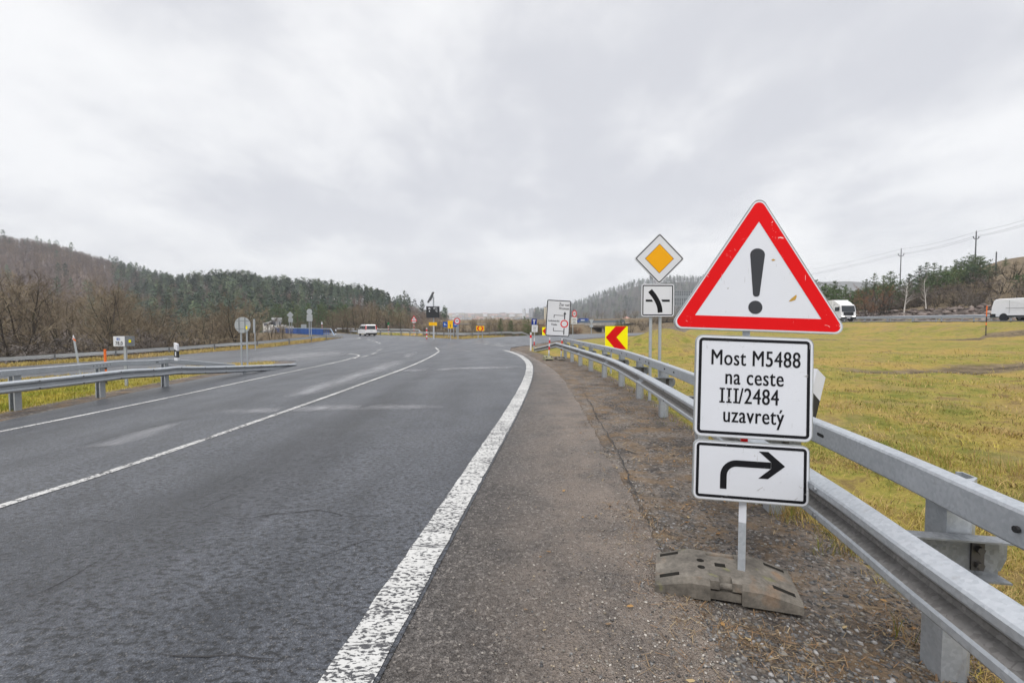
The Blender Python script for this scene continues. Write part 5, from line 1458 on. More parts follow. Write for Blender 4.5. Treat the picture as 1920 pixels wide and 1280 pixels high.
# ------------------------------------------------------------------ hills
def hill(name, prof, d_ridge, d_foot, d_back, mat_, z_foot=None, seed=0, rough=1.0, nt=26):
    """prof: photo pixels of the bare ridge; the slope falls from it towards us and behind"""
    rs = np.random.RandomState(seed); px = np.array([p[0] for p in prof], float); py = np.array([p[1] for p in prof], float)
    xs = np.linspace(px[0], px[-1], 90); ys = np.interp(xs, px, py); ph = rs.rand(6) * 9
    ts = np.linspace(0, 1, nt); V = []
    def zr(x): return CH + (605 - np.interp(x, px, py)) / FP * d_ridge
    def surf(x, t):
        if t <= .75:
            u = t / .75; d = d_foot + (d_ridge - d_foot) * u; f = .5 * u + .5 * u * u * (3 - 2 * u)
        else:
            u = (t - .75) / .25; d = d_ridge + (d_back - d_ridge) * u; f = 1 - .6 * u
        X = (x - 960) / FP * d; zf = z_foot if z_foot is not None else -6
        z = zf + (zr(x) - zf) * f
        z += rough * (math.sin(x * .021 + ph[0] + 3 * t) + .6 * math.sin(x * .053 + ph[1] - 5 * t) + .4 * math.sin(x * .11 + ph[2] + 9 * t)) * f * (1 - f) * 4 * .5
        return (X, d, z)
    V = [surf(x, t) for t in ts for x in xs]; n = len(xs)
    F = [(i * n + j, i * n + j + 1, (i + 1) * n + j + 1, (i + 1) * n + j) for i in range(nt - 1) for j in range(n - 1)]
    structure(np_mesh(name, V, F, mat_, smooth=True)); return surf
def mat_floor(name, a, b_, c_=None):
    m, t, b, co = new_mat(name)
    n = t.noise(co, .03, 5, .65); n2 = t.noise(co, .25, 5, .7)
    c = t.mix(t.rng(n, .35, .65, 0, 1), a, b_); c = t.mix(1.0, c, t.rng(n2, .3, .7, .6, 1.3), 'MULTIPLY')
    if c_: c = t.mix(t.rng(t.noise(t.mapping(co, (1, 1, 2.2)), .022, 4, .6), .60, .68, 0, .85), c, c_)
    setp(t, b, c, .95, spec=.1); return m
M['floor_brown'] = mat_floor('leafy_forest_floor', (.085, .066, .058), (.13, .098, .082), (.26, .20, .165))
M['floor_green'] = mat_floor('pine_forest_floor', (.035, .040, .026), (.075, .062, .045))
HILL_A = hill('hill', [(-500, 415), (-250, 430), (-100, 444), (0, 458), (100, 474), (200, 503), (280, 530), (400, 565), (520, 596), (640, 612)], 440, 190, 640, M['floor_brown'], -5, 1, 3)
HILL_B = hill('hill', [(120, 598), (240, 566), (340, 549), (420, 543), (520, 553), (620, 563), (700, 575), (755, 590), (800, 602), (850, 613)], 340, 165, 470, M['floor_green'], -6, 2, 1.5)
HILL_C = hill('hill', [(960, 600), (1020, 588), (1075, 577), (1120, 561), (1165, 545), (1200, 535), (1240, 530), (1310, 528), (1400, 534), (1500, 545), (1600, 560), (1750, 585)], 1400, 640, 1800, M['floor_green'], -6, 3, 6)
HILL_D = hill('hill', [(1350, 545), (1450, 534), (1530, 528.5), (1590, 527.5), (1650, 531), (1760, 545), (1900, 560)], 2500, 1500, 3000, M['floor_green'], 10, 4, 5)


# ------------------------------------------------------------------ trees
def bare_tree(seed, H=10.0, stems=1, spread=.55, n1=11, n2=7, n3=6, lean=.12, tw=.09, twig=.011, trunk_r=.16, low=.22):
    """branching winter tree: wood (stem and limbs) and crown (twigs) as two part meshes"""
    rg = random.Random(seed); wood = MB(); crown = [[], []]
    def ctube(p, q, r0, r1):
        d = (q - p); 
        if d.length < 1e-6: return
        d.normalize(); a = d.orthogonal().normalized(); b = d.cross(a); V, F = crown; o = len(V)
        for c, r in ((p, r0), (q, r1)):
            for k in range(3): t = 2.094 * k; V.append(c + a * (r * math.cos(t)) + b * (r * math.sin(t)))
        for k in range(3): F.append((o + k, o + (k + 1) % 3, o + 3 + (k + 1) % 3, o + 3 + k))
    def limb(p, d, ln, r, nseg, wob, up, level):
        pts = [p]; rs = [r]
        for i in range(nseg):
            d = (d + Vector((rg.gauss(0, wob), rg.gauss(0, wob), rg.gauss(0, wob) + up))).normalized()
            q = p + d * (ln / nseg); r1 = r * (1 - (i + 1) / nseg * .82)
            if level < 2: wood.tube(p, q, rs[-1], r1, n=6 if level == 0 else 4, cap=False)
            else: ctube(p, q, rs[-1], r1)
            p = q; pts.append(p); rs.append(r1)
        return pts, rs
    def side(pts, rs, u):
        q = u * (len(pts) - 1); i = min(len(pts) - 2, int(q)); f = q - i
        return pts[i].lerp(pts[i + 1], f), (pts[i + 1] - pts[i]).normalized(), rs[i] + (rs[i + 1] - rs[i]) * f
    for s in range(stems):
        a = rg.random() * 6.283; off = Vector((math.cos(a), math.sin(a), 0)) * (.0 if stems == 1 else rg.uniform(.1, .5))
        d0 = Vector((rg.gauss(0, lean) + off.x * .5, rg.gauss(0, lean) + off.y * .5, 1)).normalized()
        hh = H * rg.uniform(.75, 1.0) * (.93)
        tp, tr = limb(off, d0, hh, trunk_r * rg.uniform(.7, 1.1), 7, tw, .10, 0)
        for i in range(n1):
            u = low + (1 - low) * (i + rg.random()) / n1; p, d, r = side(tp, tr, min(.98, u))
            az = rg.random() * 6.283; sd = Vector((math.cos(az), math.sin(az), 0)); bd = (d * rg.uniform(.5, 1.0) + sd * rg.uniform(.6, 1.1)).normalized()
            l1 = hh * spread * (1.05 - .62 * u) * rg.uniform(.6, 1.15)
            bp, br = limb(p, bd, l1, max(.02, r * .5), 5, .13, .10, 1)
            for j in range(n2):
                u2 = .25 + .75 * (j + rg.random()) / n2; p2, d2, r2 = side(bp, br, min(.98, u2))
                sd = Vector((rg.gauss(0, 1), rg.gauss(0, 1), rg.gauss(.2, .8))).normalized(); d3 = (d2 * .75 + sd * .75).normalized()
                l2 = l1 * rg.uniform(.25, .5); cp, cr = limb(p2, d3, l2, max(twig * 1.2, r2 * .5), 3, .16, .07, 2)
                for m in range(n3):
                    u3 = .2 + .8 * (m + rg.random()) / n3; p3, d4, r3 = side(cp, cr, min(.98, u3))
                    sd = Vector((rg.gauss(0, 1), rg.gauss(0, 1), rg.gauss(.15, .8))).normalized(); limb(p3, (d4 * .7 + sd * .8).normalized(), l2 * rg.uniform(.35, .75), twig, 2, .2, .05, 2)
    cb = MB(); cb.v = [tuple(v) for v in crown[0]]; cb.f = crown[1]; cb.m = [0] * len(cb.f)
    return wood, cb


def mat_bark(name, a, b_, moss=None):
    m, t, b, co = new_mat(name)
    oi = t.new('ShaderNodeObjectInfo').outputs['Random']
    n = t.noise(co, 1.2, 4, .6)
    c = t.mix(t.rng(t.math('ADD', t.math('MULTIPLY', n, .35), t.math('MULTIPLY', oi, .65)), .2, .8, 0, 1), a, b_)
    if moss: c = t.mix(t.rng(t.noise(co, .6, 3), .52, .66, 0, .6), c, moss)
    setp(t, b, c, .9, spec=.15); return m
M['bark'] = mat_bark('winter_bark', (.035, .028, .022), (.085, .070, .054), (.085, .085, .035))
M['twig'] = mat_bark('winter_twig', (.105, .080, .055), (.31, .25, .165))
M['twig_red'] = mat_bark('reddish_twig', (.24, .115, .06), (.34, .17, .09))
M['twig_grey'] = mat_bark('grey_twig', (.13, .11, .10), (.20, .175, .155))
M['birch'] = plain('birch_bark', (.62, .58, .53), .8, var=.2, scale=5)
M['needle'] = mat_bark('pine_needles', (.065, .110, .042), (.140, .185, .075))
M['needle_dark'] = mat_bark('dark_pine_needles', (.045, .076, .044), (.10, .135, .072))
M['pine_bark'] = mat_bark('pine_bark', (.10, .062, .042), (.16, .105, .075))


def proto(name, cat, wood, crown, wm, cm):
    """meshes of a tree kind, made once"""
    a = wood.build('trunk', wm); b = crown.build('crown', cm); ma, mb = a.data, b.data
    bpy.data.objects.remove(a); bpy.data.objects.remove(b)
    h = max(v.co.z for v in mb.vertices); return dict(name=name, cat=cat, trunk=ma, crown=mb, h=h)
def plant(pr, loc, h, rz, label, group, widen=1.0):
    root = thing(pr['name'], label, pr['cat'], loc, rz, group); s = h / pr['h']; root.scale = (s * widen, s * widen, s)
    link('trunk', pr['trunk'], root); link('crown', pr['crown'], root); return root


def conifer(seed, H=8.0, w=.30, low=.08, layers=16, per=7, kind='spruce', tuft=.30, dens=7):
    rg = random.Random(seed); wood = MB(); cr = MB()
    p = Vector((0, 0, -.2)); n = 6; lean = Vector((rg.gauss(0, .02), rg.gauss(0, .02), 0))
    wood.tube(p, p + Vector((0, 0, H * .5)) + lean * H, H * .017, H * .011, n=6, cap=False); wood.tube(p + Vector((0, 0, H * .5)) + lean * H, Vector((0, 0, H * .97)) + lean * H * 1.5, H * .011, .015, n=5, cap=False)
    def clump(c, s, k):
        for _ in range(k):
            d = Vector((rg.gauss(0, 1), rg.gauss(0, 1), rg.gauss(.35, .8))).normalized(); a = d.orthogonal().normalized(); a = (a * math.cos(_ * 2.4) + d.cross(a) * math.sin(_ * 2.4))
            b = c + d * s * rg.uniform(.6, 1.2); wv = a * s * .22
            cr.add([c - wv * .6, c + wv * .6, b + wv * .25, b - wv * .25], [(0, 1, 2, 3)])
    for i in range(layers):
        u = low + (1 - low) * (i + rg.random() * .6) / layers; z = u * H
        if kind == 'pine': r = H * w * (1 - ((u - (low + .45 * (1 - low))) / (.62 * (1 - low))) ** 2 * .75) * (1.0 if u < .95 else .5); el = .25 + .5 * u
        else: r = H * w * (1 - (u - low) / (1 - low)) ** .8 + .05 * H * .2; el = .18 + .65 * u
        m = max(3, int(per * (1 - .45 * u)))
        for j in range(m):
            if rg.random() < .14: continue
            az = 6.283 * (j + rg.random()) / m + i; ln = r * rg.uniform(.55, 1.15); d = Vector((math.cos(az), math.sin(az), el * rg.uniform(.4, 1.3)))
            b0 = Vector((lean.x * z * 1.2, lean.y * z * 1.2, z)); tip = b0 + d * ln
            wood.tube(b0, tip, .028, .01, n=3, cap=False)
            k = max(2, int(ln / (tuft * .8)))
            for q in range(k):
                f = (q + .7 + rg.random() * .4) / k
                if kind == 'pine' and f < .45: continue
                clump(b0.lerp(tip, min(1.05, f)) + Vector((0, 0, rg.gauss(0, .05))), tuft * rg.uniform(.7, 1.25), dens)
    for q in range(3): clump(Vector((lean.x * H * 1.5, lean.y * H * 1.5, H * (.93 + .03 * q))), tuft * .8, dens)
    return wood, cr


rnd = random.Random(77)
BT = [proto('bare_tree', 'tree', *bare_tree(s, 11, 1, sp_, n1, 7, 7, trunk_r=.15), M['bark'], M['twig']) for s, sp_, n1 in ((1, .55, 13), (2, .50, 15), (3, .62, 12), (4, .46, 15))]
BM = [proto('bare_tree', 'tree', *bare_tree(s, 8, 3, .42, 7, 6, 6, trunk_r=.09, low=.12), M['bark'], M['twig']) for s in (11, 12, 13)]
SH = [proto('bare_shrub', 'shrub', *bare_tree(s, 3.6, 9, .42, 5, 5, 5, lean=.28, trunk_r=.03, twig=.009, low=.05), M['bark'], m) for s, m in ((21, M['twig']), (22, M['twig_grey']), (23, M['twig_red']))]
CO = [proto('conifer', 'tree', *conifer(s, 8, w, .05, 17, 8, 'spruce'), M['pine_bark'], M['needle']) for s, w in ((31, .30), (32, .36), (33, .27))]
RP = [proto('pine_tree', 'tree', *conifer(s, 6, .40, .04, 13, 9, 'pine', tuft=.42, dens=9), M['pine_bark'], m) for s, m in ((51, M['needle']), (52, M['needle']), (53, M['needle_dark']))]
COD = [proto('conifer', 'tree', *conifer(s, 8, w, .06, 17, 8, 'spruce'), M['pine_bark'], M['needle_dark']) for s, w in ((34, .32), (35, .38))]
PI = [proto('pine_tree', 'tree', *conifer(s, 14, .15, lw, 13, 6, 'pine', tuft=.55, dens=7), M['pine_bark'], m) for s, lw, m in ((41, .42, M['needle_dark']), (42, .5, M['needle']), (43, .36, M['needle_dark']), (44, .55, M['needle']))]


def put(protos, px, d, top, label, group, widen=(.85, 1.2), zfn=None, sink=.1, minh=1.0):
    """a plant d metres off whose tip reaches photo row top"""
    x = (px - 960) / FP * d; z = (zfn(x, d) if zfn else L(x, d)) - sink
    h = max(minh, zof(top, d) - z); return plant(rnd.choice(protos), (x, d, z), h, rnd.uniform(0, 6.28), label, group, rnd.uniform(*widen))


# the wooded strip left of the slip road: nearest trees tallest
def skyline(px): return float(np.interp(px, [-60, 0, 60, 110, 150, 200, 260, 330, 400, 440, 500, 560], [505, 500, 500, 520, 535, 515, 540, 562, 560, 548, 568, 590]))
for px, d, top in ((18, 47, 497), (75, 50, 503), (185, 52, 512), (222, 56, 524), (150, 60, 545), (450, 62, 545), (-25, 50, 508)):
    put(BT, px, d, top, 'tall bare tree with dark limbs rising above the thicket left of the slip road', 'tall bare trees left of the slip road', (.9, 1.15))
n = 0
while n < 86:
    px = rnd.uniform(-70, 560); d = rnd.uniform(52, 88) + max(0, px - 300) * .06
    top = skyline(px) + rnd.uniform(4, 50); put(BT + BM, px, d, top, 'bare brown tree in the thicket behind the left slip road', 'bare trees in the left thicket', (.9, 1.5)); n += 1
for i in range(52):
    px = rnd.uniform(-80, 530); d = rnd.uniform(46, 58) + max(0, px - 250) * .05
    put(SH[:2] + BM[:1], px, d, rnd.uniform(612, 645), 'low bare shrub at the edge of the left thicket', 'bare shrubs behind the left slip road', (1.2, 2.2), minh=2.5)
for i in range(46):
    px = rnd.uniform(800, 1012); d = rnd.uniform(104, 150); put(BT + BM, px, d, float(np.interp(px, [800, 850, 920, 960, 1010], [596, 599, 588, 592, 597])) + rnd.uniform(0, 9), 'bare brown tree in the belt of woodland behind the far junction rail', 'bare trees behind the far rail', (1.0, 1.7), minh=3)
# bare trees behind the bend and the junction
def sky2(px): return float(np.interp(px, [540, 600, 640, 680, 720, 760, 790, 830, 860, 900, 925, 960, 1000, 1060], [600, 588, 568, 560, 562, 575, 592, 598, 600, 594, 586, 588, 596, 600]))
for i in range(95):
    px = rnd.uniform(545, 1010); d = rnd.uniform(102, 150); top = sky2(px) + rnd.uniform(0, 18)
    put(BT + BM, px, d, top, 'bare brown tree in the belt of woodland behind the far junction rail', 'bare trees behind the far rail', (.9, 1.5), minh=3)
for i in range(45):
    px = rnd.uniform(520, 990); d = rnd.uniform(92, 112)
    put(SH[:2], px, d, rnd.uniform(608, 618), 'low bare shrub along the far edge of the junction', 'bare shrubs behind the far rail', (1.3, 2.2), minh=2)
for px, top, d in ((938, 596, 98), (958, 600, 104), (984, 592, 110), (990, 597, 90), (1009, 604, 92), (915, 606, 120)):
    put(CO, px, d, top, 'green conifer among the bare trees beyond the junction', 'green conifers beyond the junction', (.8, 1.1))
put(SH[2:], 1012, 84, 600, 'russet bush right of the blue dead-end sign', None, (1.2, 1.3))
put(SH[2:], 1022, 90, 606, 'yellowish bush half behind the tall white detour sign', None, (1.2, 1.3))
# young pines below the ridge of tall pines
for i in range(42):
    px = rnd.uniform(505, 660); d = rnd.uniform(165, 215); put(CO, px, d, np.interp(px, [505, 540, 600, 660], [568, 563, 562, 570]) + rnd.uniform(0, 26), 'young green pine at the foot of the wooded ridge', 'young pines below the ridge', (.9, 1.4), minh=4)


def on_hill(surf, px, t): return surf(px, t)
for i in range(150):
    px = rnd.uniform(300, 762); t = rnd.uniform(.66, .78); x, y, z = HILL_B(px, t)
    if px < 365 and rnd.random() < .5: continue
    h = rnd.uniform(11, 16.5) if px < 700 else rnd.uniform(7, 12)
    plant(rnd.choice(PI), (x, y, z - .4), h, rnd.uniform(0, 6.28), 'tall dark pine on the crest of the wooded ridge', 'tall pines on the ridge', rnd.uniform(.9, 1.4))
for px, top in ((757, 543), (764, 550), (750, 551), (768, 556)):
    x, y, z = HILL_B(px, .72); h = zof(top, y) - z; plant(COD[0], (x, y, z - .3), h, px, 'dark conifer clump standing out at the end of the ridge', 'conifer clump at the ridge end', 1.1)


def far_tree(kind, seed):
    """simplified tree for whole woods, as arrays"""
    rg = random.Random(seed); V = []; F = []
    def tri(a, b, c): o = len(V); V.extend([tuple(a), tuple(b), tuple(c)]); F.append((o, o + 1, o + 2))
    if kind == 'bare':
        for s in range(2): a = rg.random() * 3; q = Vector((math.cos(a), math.sin(a), 0)) * .16; tri(q, -q, Vector((0, 0, 8.5)))
        for i in range(64):
            z = rg.uniform(2.5, 9); az = rg.random() * 6.283; ln = rg.uniform(1.2, 3.4) * (1.15 - z / 14); d = Vector((math.cos(az), math.sin(az), rg.uniform(.4, 1.6))).normalized()
            p = Vector((rg.gauss(0, .5), rg.gauss(0, .5), z)); q = Vector((rg.gauss(0, 1), rg.gauss(0, 1), rg.gauss(0, 1))).normalized() * .085; tri(p - q, p + q, p + d * ln)
    else:
        lo = 5.5 if kind == 'pine' else 1.0
        for s in range(2): a = rg.random() * 3; q = Vector((math.cos(a), math.sin(a), 0)) * .2; tri(q, -q, Vector((0, 0, 12)))
        for i in range(110):
            u = rg.random() ** .8; z = lo + (14 - lo) * u; r = (2.3 if kind == 'pine' else 2.6) * ((1 - u) ** .6 + .08) * math.sqrt(rg.random()); az = rg.random() * 6.283
            c = Vector((r * math.cos(az), r * math.sin(az), z)); d = Vector((rg.gauss(0, 1), rg.gauss(0, 1), rg.gauss(.3, .7))).normalized(); q = d.orthogonal().normalized() * rg.uniform(.2, .4)
            tri(c - q, c + q, c + d * rg.uniform(.7, 1.3))
    return np.array(V, np.float32), np.array(F, np.int32)
FT = {k: [far_tree(k, s) for s in range(4)] for k in ('bare', 'pine', 'spruce')}


def forest(name, label, items, mat_=None):
    """items: (kind, x, y, z, height scale, colour)"""
    VV = []; FF = []; CC = []; o = 0; rs = np.random.RandomState(5)
    for kind, x, y, z, s, col in items:
        V, F = FT[kind][rs.randint(4)]; a = rs.rand() * 6.283; c, sn = math.cos(a), math.sin(a); w = s * rs.uniform(.85, 1.3)
        W_ = np.stack([(V[:, 0] * c - V[:, 1] * sn) * w + x, (V[:, 0] * sn + V[:, 1] * c) * w + y, V[:, 2] * s + z], -1)
        cc = np.array(col) * rs.uniform(.75, 1.25); jit = np.repeat(rs.uniform(.75, 1.25, len(V) // 3), 3)[:, None]
        VV.append(W_); FF.append(F + o); CC.append(cc * jit); o += len(V)
    ob = np_mesh(name, np.concatenate(VV), np.concatenate(FF), M['foliage_far'], cols=np.concatenate(CC)); tag(ob, label, 'woodland', kind='stuff'); return ob
M['foliage_far'] = tint_mat('far_foliage')
BR = [(.145, .108, .090), (.175, .130, .10), (.13, .102, .094), (.20, .148, .105)]
GR = [(.058, .086, .054), (.075, .106, .064), (.10, .128, .070), (.052, .074, .056)]
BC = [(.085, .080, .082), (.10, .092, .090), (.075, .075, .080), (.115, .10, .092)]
def fill(surf, n, px0, px1, t0, t1, kinds, cols, s0, s1, seed, keep=None):
    rg = random.Random(seed); out = []
    for i in range(n):
        px = rg.uniform(px0, px1); t = t0 + (t1 - t0) * rg.random() ** .8
        k = kinds(px, t, rg); 
        if k is None: continue
        x, y, z = surf(px, t); col = rg.choice(cols if k == 'bare' else GR); col = tuple(q * (1.12 if k == 'spruce' else 1) for q in col); out.append((k, x, y, z - .3, rg.uniform(s0, s1), col))
    return out
def kA(px, t, rg):
    cl = math.hypot((px - 265) / 60, (t - .36) / .10)
    if cl < 1 and rg.random() < .8: return None
    if px > 215 and px < 330 and t > .45 and rg.random() < .35: return 'spruce'
    return 'bare' if rg.random() > .03 else 'spruce'
forest('hillside_woodland', 'purplish brown leafless woodland covering the big hill on the left', fill(HILL_A, 4200, -300, 470, .05, .80, kA, BR, .7, 1.1, 1) + fill(HILL_A, 900, -200, 420, .68, .80, kA, BR, .7, 1.1, 8))
def kB(px, t, rg):
    if px > 640 and (t < .55 or px > 735): return 'bare' if rg.random() > .12 else 'pine'
    if t < .22: return 'bare' if rg.random() > .72 else 'spruce'
    if t < .48: return 'bare' if rg.random() > .30 else 'pine'
    if px < 360: return 'bare' if rg.random() > .35 else 'pine'
    return 'pine' if rg.random() > .34 else 'bare'
forest('ridge_woodland', 'dense dark pine wood covering the lower ridge left of the road', fill(HILL_B, 2300, 170, 840, .05, .80, kB, BR, .7, 1.05, 2))
def kC(px, t, rg): return 'bare' if rg.random() > .22 else 'pine'
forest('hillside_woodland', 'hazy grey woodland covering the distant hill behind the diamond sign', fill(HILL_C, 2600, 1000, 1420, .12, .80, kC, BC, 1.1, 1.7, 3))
for px in (1133, 1141, 1150, 1185, 1196, 1256, 1262, 1270, 1276, 1285, 1293, 1300, 1308):
    x, y, z = HILL_C(px, .75); plant(rnd.choice(PI), (x, y, z - 1), rnd.uniform(13, 22), px, 'hazy pine on the skyline of the distant right hill', 'skyline pines on the distant hill', 1.8)
valley = []
for i in range(1500):
    d = rnd.uniform(170, 620); px = rnd.uniform(640, 1330); x = (px - 960) / FP * d
    if x > 22 and d < 260: continue
    z = L(x, d) - .3; k_ = 'bare' if rnd.random() > .25 else rnd.choice(('pine', 'spruce')); top = zof(np.interp(px, [640, 780, 830, 900, 1010, 1060, 1330], [585, 592, 597, 596, 599, 592, 592]) + rnd.uniform(0, 8), d)
    if top - z < 2.5: continue
    valley.append((k_, x, d, z, min(rnd.uniform(.6, .95), (top - z) / (10 if k_ == 'bare' else 14)), rnd.choice(BR) if rnd.random() > .25 else rnd.choice(GR)))
forest('valley_woodland', 'mixed brown and green woods filling the valley below the town', valley)


# right bank: pines, bare bushes and two birches
for px, top, d in ((1528, 524, 118), (1545, 530, 112), (1562, 526, 108), (1582, 533, 116), (1620, 523, 118), (1636, 512, 116), (1655, 516, 112), (1668, 508, 118), (1704, 512, 112), (1722, 498, 118), (1732, 492, 122), (1745, 493, 118), (1758, 498, 116), (1768, 500, 112), (1782, 504, 112), (1795, 500, 118), (1812, 504, 115), (1830, 508, 110), (1850, 492, 112), (1862, 495, 108), (1880, 492, 120)):
    put(COD + CO, px, d, top, 'dark young pine on the slope above the stony motorway bank', 'young pines on the right slope', (.95, 1.35), minh=2.5)
for px, top, d in ((1908, 512, 82), (1935, 508, 80), (1690, 545, 100), (1605, 545, 104), (1565, 532, 96), (1545, 536, 92)):
    put(RP[:2], px, d, top, 'bright green round pine low on the slope by the motorway', 'green pines low on the slope', (1.1, 1.4), minh=2.5)
put(COD, 1668, 93, 566, 'low dark green bush pine at the foot of the stony bank', None, (2.4, 2.5)); put(COD, 1650, 95, 570, 'dark dwarf pine left of the bush pine on the stony bank', None, (2.2, 2.3))
for i in range(12):
    px = rnd.uniform(1515, 1900); d = rnd.uniform(94, 112); top = np.interp(px, [1515, 1600, 1700, 1830, 1900], [565, 560, 545, 522, 535]) + rnd.uniform(0, 22)
    put(SH[:2], px, d, top, 'bare brown bush on the slope above the stony bank', 'bare bushes on the right slope', (1.0, 1.7), minh=2)
def bank_plants(n, protos, s0, s1, h0, h1, label, group, wd):
    k = 0
    while k < n:
        px = rnd.uniform(1500, 1940); d = rnd.uniform(62, 140); x = (px - 960) / FP * d; dm, sm = poly_dist([x], [d], MWAY, False); s_ = float(dm[0] * sm[0])
        if not s0 < s_ < s1 or (px > 1862 and s_ > 34 and rnd.random() < .8): continue
        if protos is RP and px > 1835: continue
        f = min(1, .45 + (s_ - 18) / 26) ; plant(rnd.choice(protos), (x, d, L(x, d) - .1), rnd.uniform(h0, h1) * f, rnd.uniform(0, 6.28), label, group, rnd.uniform(*wd)); k += 1
bank_plants(125, SH[:2], 18.5, 52, 2.8, 5.0, 'bare brown bush on the slope above the stony bank', 'bare bushes on the right slope', (1.2, 2.0))
bank_plants(40, RP, 38, 74, 4.0, 7.0, 'rounded green pine standing among the bushes on the right slope', 'green pines among the right bushes', (.9, 1.5))
for i in range(34):
    px = rnd.uniform(1078, 1335); d = rnd.uniform(195, 260); put(BT + BM, px, d, rnd.uniform(578, 594), 'bare brown tree behind the motorway bridge', 'bare trees behind the overpass', (1, 1.6), minh=4)
put(SH[2:], 1634, 90.5, 530, 'large rounded russet bush above the motorway, left of the birches', None, (1.15, 1.2), minh=3); put(SH[:1], 1655, 90, 540, 'olive brown bush touching the russet bush', None, (.9, .95), minh=3)
BI = [proto('birch_tree', 'tree', *bare_tree(s, 9, 1, .40, 20, 8, 6, trunk_r=.14, lean=.03, tw=.035, twig=.010, low=.25), M['birch'], M['twig_grey']) for s in (61, 62)]
x = put(BI[:1], 1694, 86, 521, 'pale birch with a broad bare crown on the bank', None, (1.3, 1.3)); x = put(BI[1:], 1735, 83, 512, 'slender white birch trunk standing before the pines', None, (.8, .8))
for i in range(26):
    px = rnd.uniform(1182, 1330); d = rnd.uniform(112, 132); put(SH[:2], px, d, rnd.uniform(603, 612), 'brown hedge bush along the foot of the motorway bank', 'brown hedge bushes by the motorway', (1.3, 2), minh=2.2)
for px, top in ((1158, 600), (1166, 597), (1172, 602)): put(COD, px, 118, top, 'small dark conifer above the big yellow chevron sign', 'small conifers by the overpass', (1.3, 1.6))
for i in range(14):
    px = rnd.uniform(1058, 1088); d = rnd.uniform(132, 146); put(SH, px, d, rnd.uniform(606, 616), 'scrubby bush on the slope left of the overpass', 'scrub by the overpass', (1.2, 1.8), minh=1.2)


# ------------------------------------------------------------------ the town
def mat_facade(name, wall, win=(.10, .12, .15)):
    m, t, b, co = new_mat(name)
    x, y, z = t.sep(co)
    fx = t.math('FRACT', t.math('MULTIPLY', t.math('ADD', x, y), .33)); fz = t.math('FRACT', t.math('MULTIPLY', z, .345))
    k = t.math('MULTIPLY', t.math('MULTIPLY', t.math('GREATER_THAN', fx, .3), t.math('LESS_THAN', fx, .72)), t.math('MULTIPLY', t.math('GREATER_THAN', fz, .3), t.math('LESS_THAN', fz, .75)))
    setp(t, b, t.mix(k, wall, win), .7); return m
FA = [mat_facade('pale_facade', (.66, .65, .62)), mat_facade('cream_facade', (.62, .54, .38)), mat_facade('pink_facade', (.60, .44, .40)), mat_facade('grey_facade', (.42, .42, .43)), mat_facade('white_facade', (.74, .74, .74))]
M['roof_red'] = plain('red_roof', (.40, .22, .17), .8); M['roof_grey'] = plain('grey_roof', (.30, .30, .31), .8)
def building(px0, px1, top, bottom, d, fac, label, group=None, red=False, depth=14):
    k = mpp(d); w = (px1 - px0) * k; x = ((px0 + px1) / 2 - 960) * k; z0 = min(zof(bottom, d), L(x, d)) - 2; h = zof(top, d) - z0
    root = thing('building', label, 'building', (x, d, z0), rnd.uniform(-.3, .3), group)
    b = MB(); b.box((0, 0, h / 2), (w, depth, h)); b.build('wall', fac, root)
    b = MB()
    if red: b.add([(-w / 2 - .4, -depth / 2 - .4, h), (w / 2 + .4, -depth / 2 - .4, h), (w / 2 + .4, depth / 2 + .4, h), (-w / 2 - .4, depth / 2 + .4, h), (-w / 2 + 1, 0, h + depth * .2), (w / 2 - 1, 0, h + depth * .2)], [(0, 1, 5, 4), (2, 3, 4, 5), (0, 4, 3), (1, 2, 5)])
    else: b.box((0, 0, h + .4), (w + .6, depth + .6, .8)); b.box((w * .2, 0, h + 2), (3, 3, 2.6))
    b.build('roof', M['roof_red'] if red else M['roof_grey'], root)
building(1021, 1028, 576.5, 600, 620, FA[1], 'cream tower block partly hidden by the left edge of the detour sign')
building(993, 999.5, 579.5, 591, 1150, FA[3], 'grey slab tower in the town, tallest of the white group'); building(1000, 1005.5, 579.5, 591, 1160, FA[2], 'pink slab tower right beside the grey one in town'); building(980, 985, 580.5, 590, 1300, FA[4], 'white tower block left of the grey slab tower'); building(1011, 1016, 581.5, 592, 1200, FA[0], 'pale tower block just left of the cream tower')
for i in range(80):
    px = rnd.uniform(798, 1022); d = rnd.uniform(900, 2100); w = rnd.uniform(4, 15); x = (px - 960) / FP * d; zt = L(x, d); bt = 605 - (zt - CH) / d * FP; tp = bt - rnd.uniform(2.2, 5.5)
    building(px - w / 2, px + w / 2, tp, bt, d, rnd.choice(FA), 'pale distant town building in the haze at the foot of the sky', 'distant town buildings', rnd.random() < .4)
d = 330
building(1169.5, 1178, 598.5, 604, 250, FA[4], 'white house with a red roof above the small conifers', None, True, 8)
d = 96; k = mpp(d)
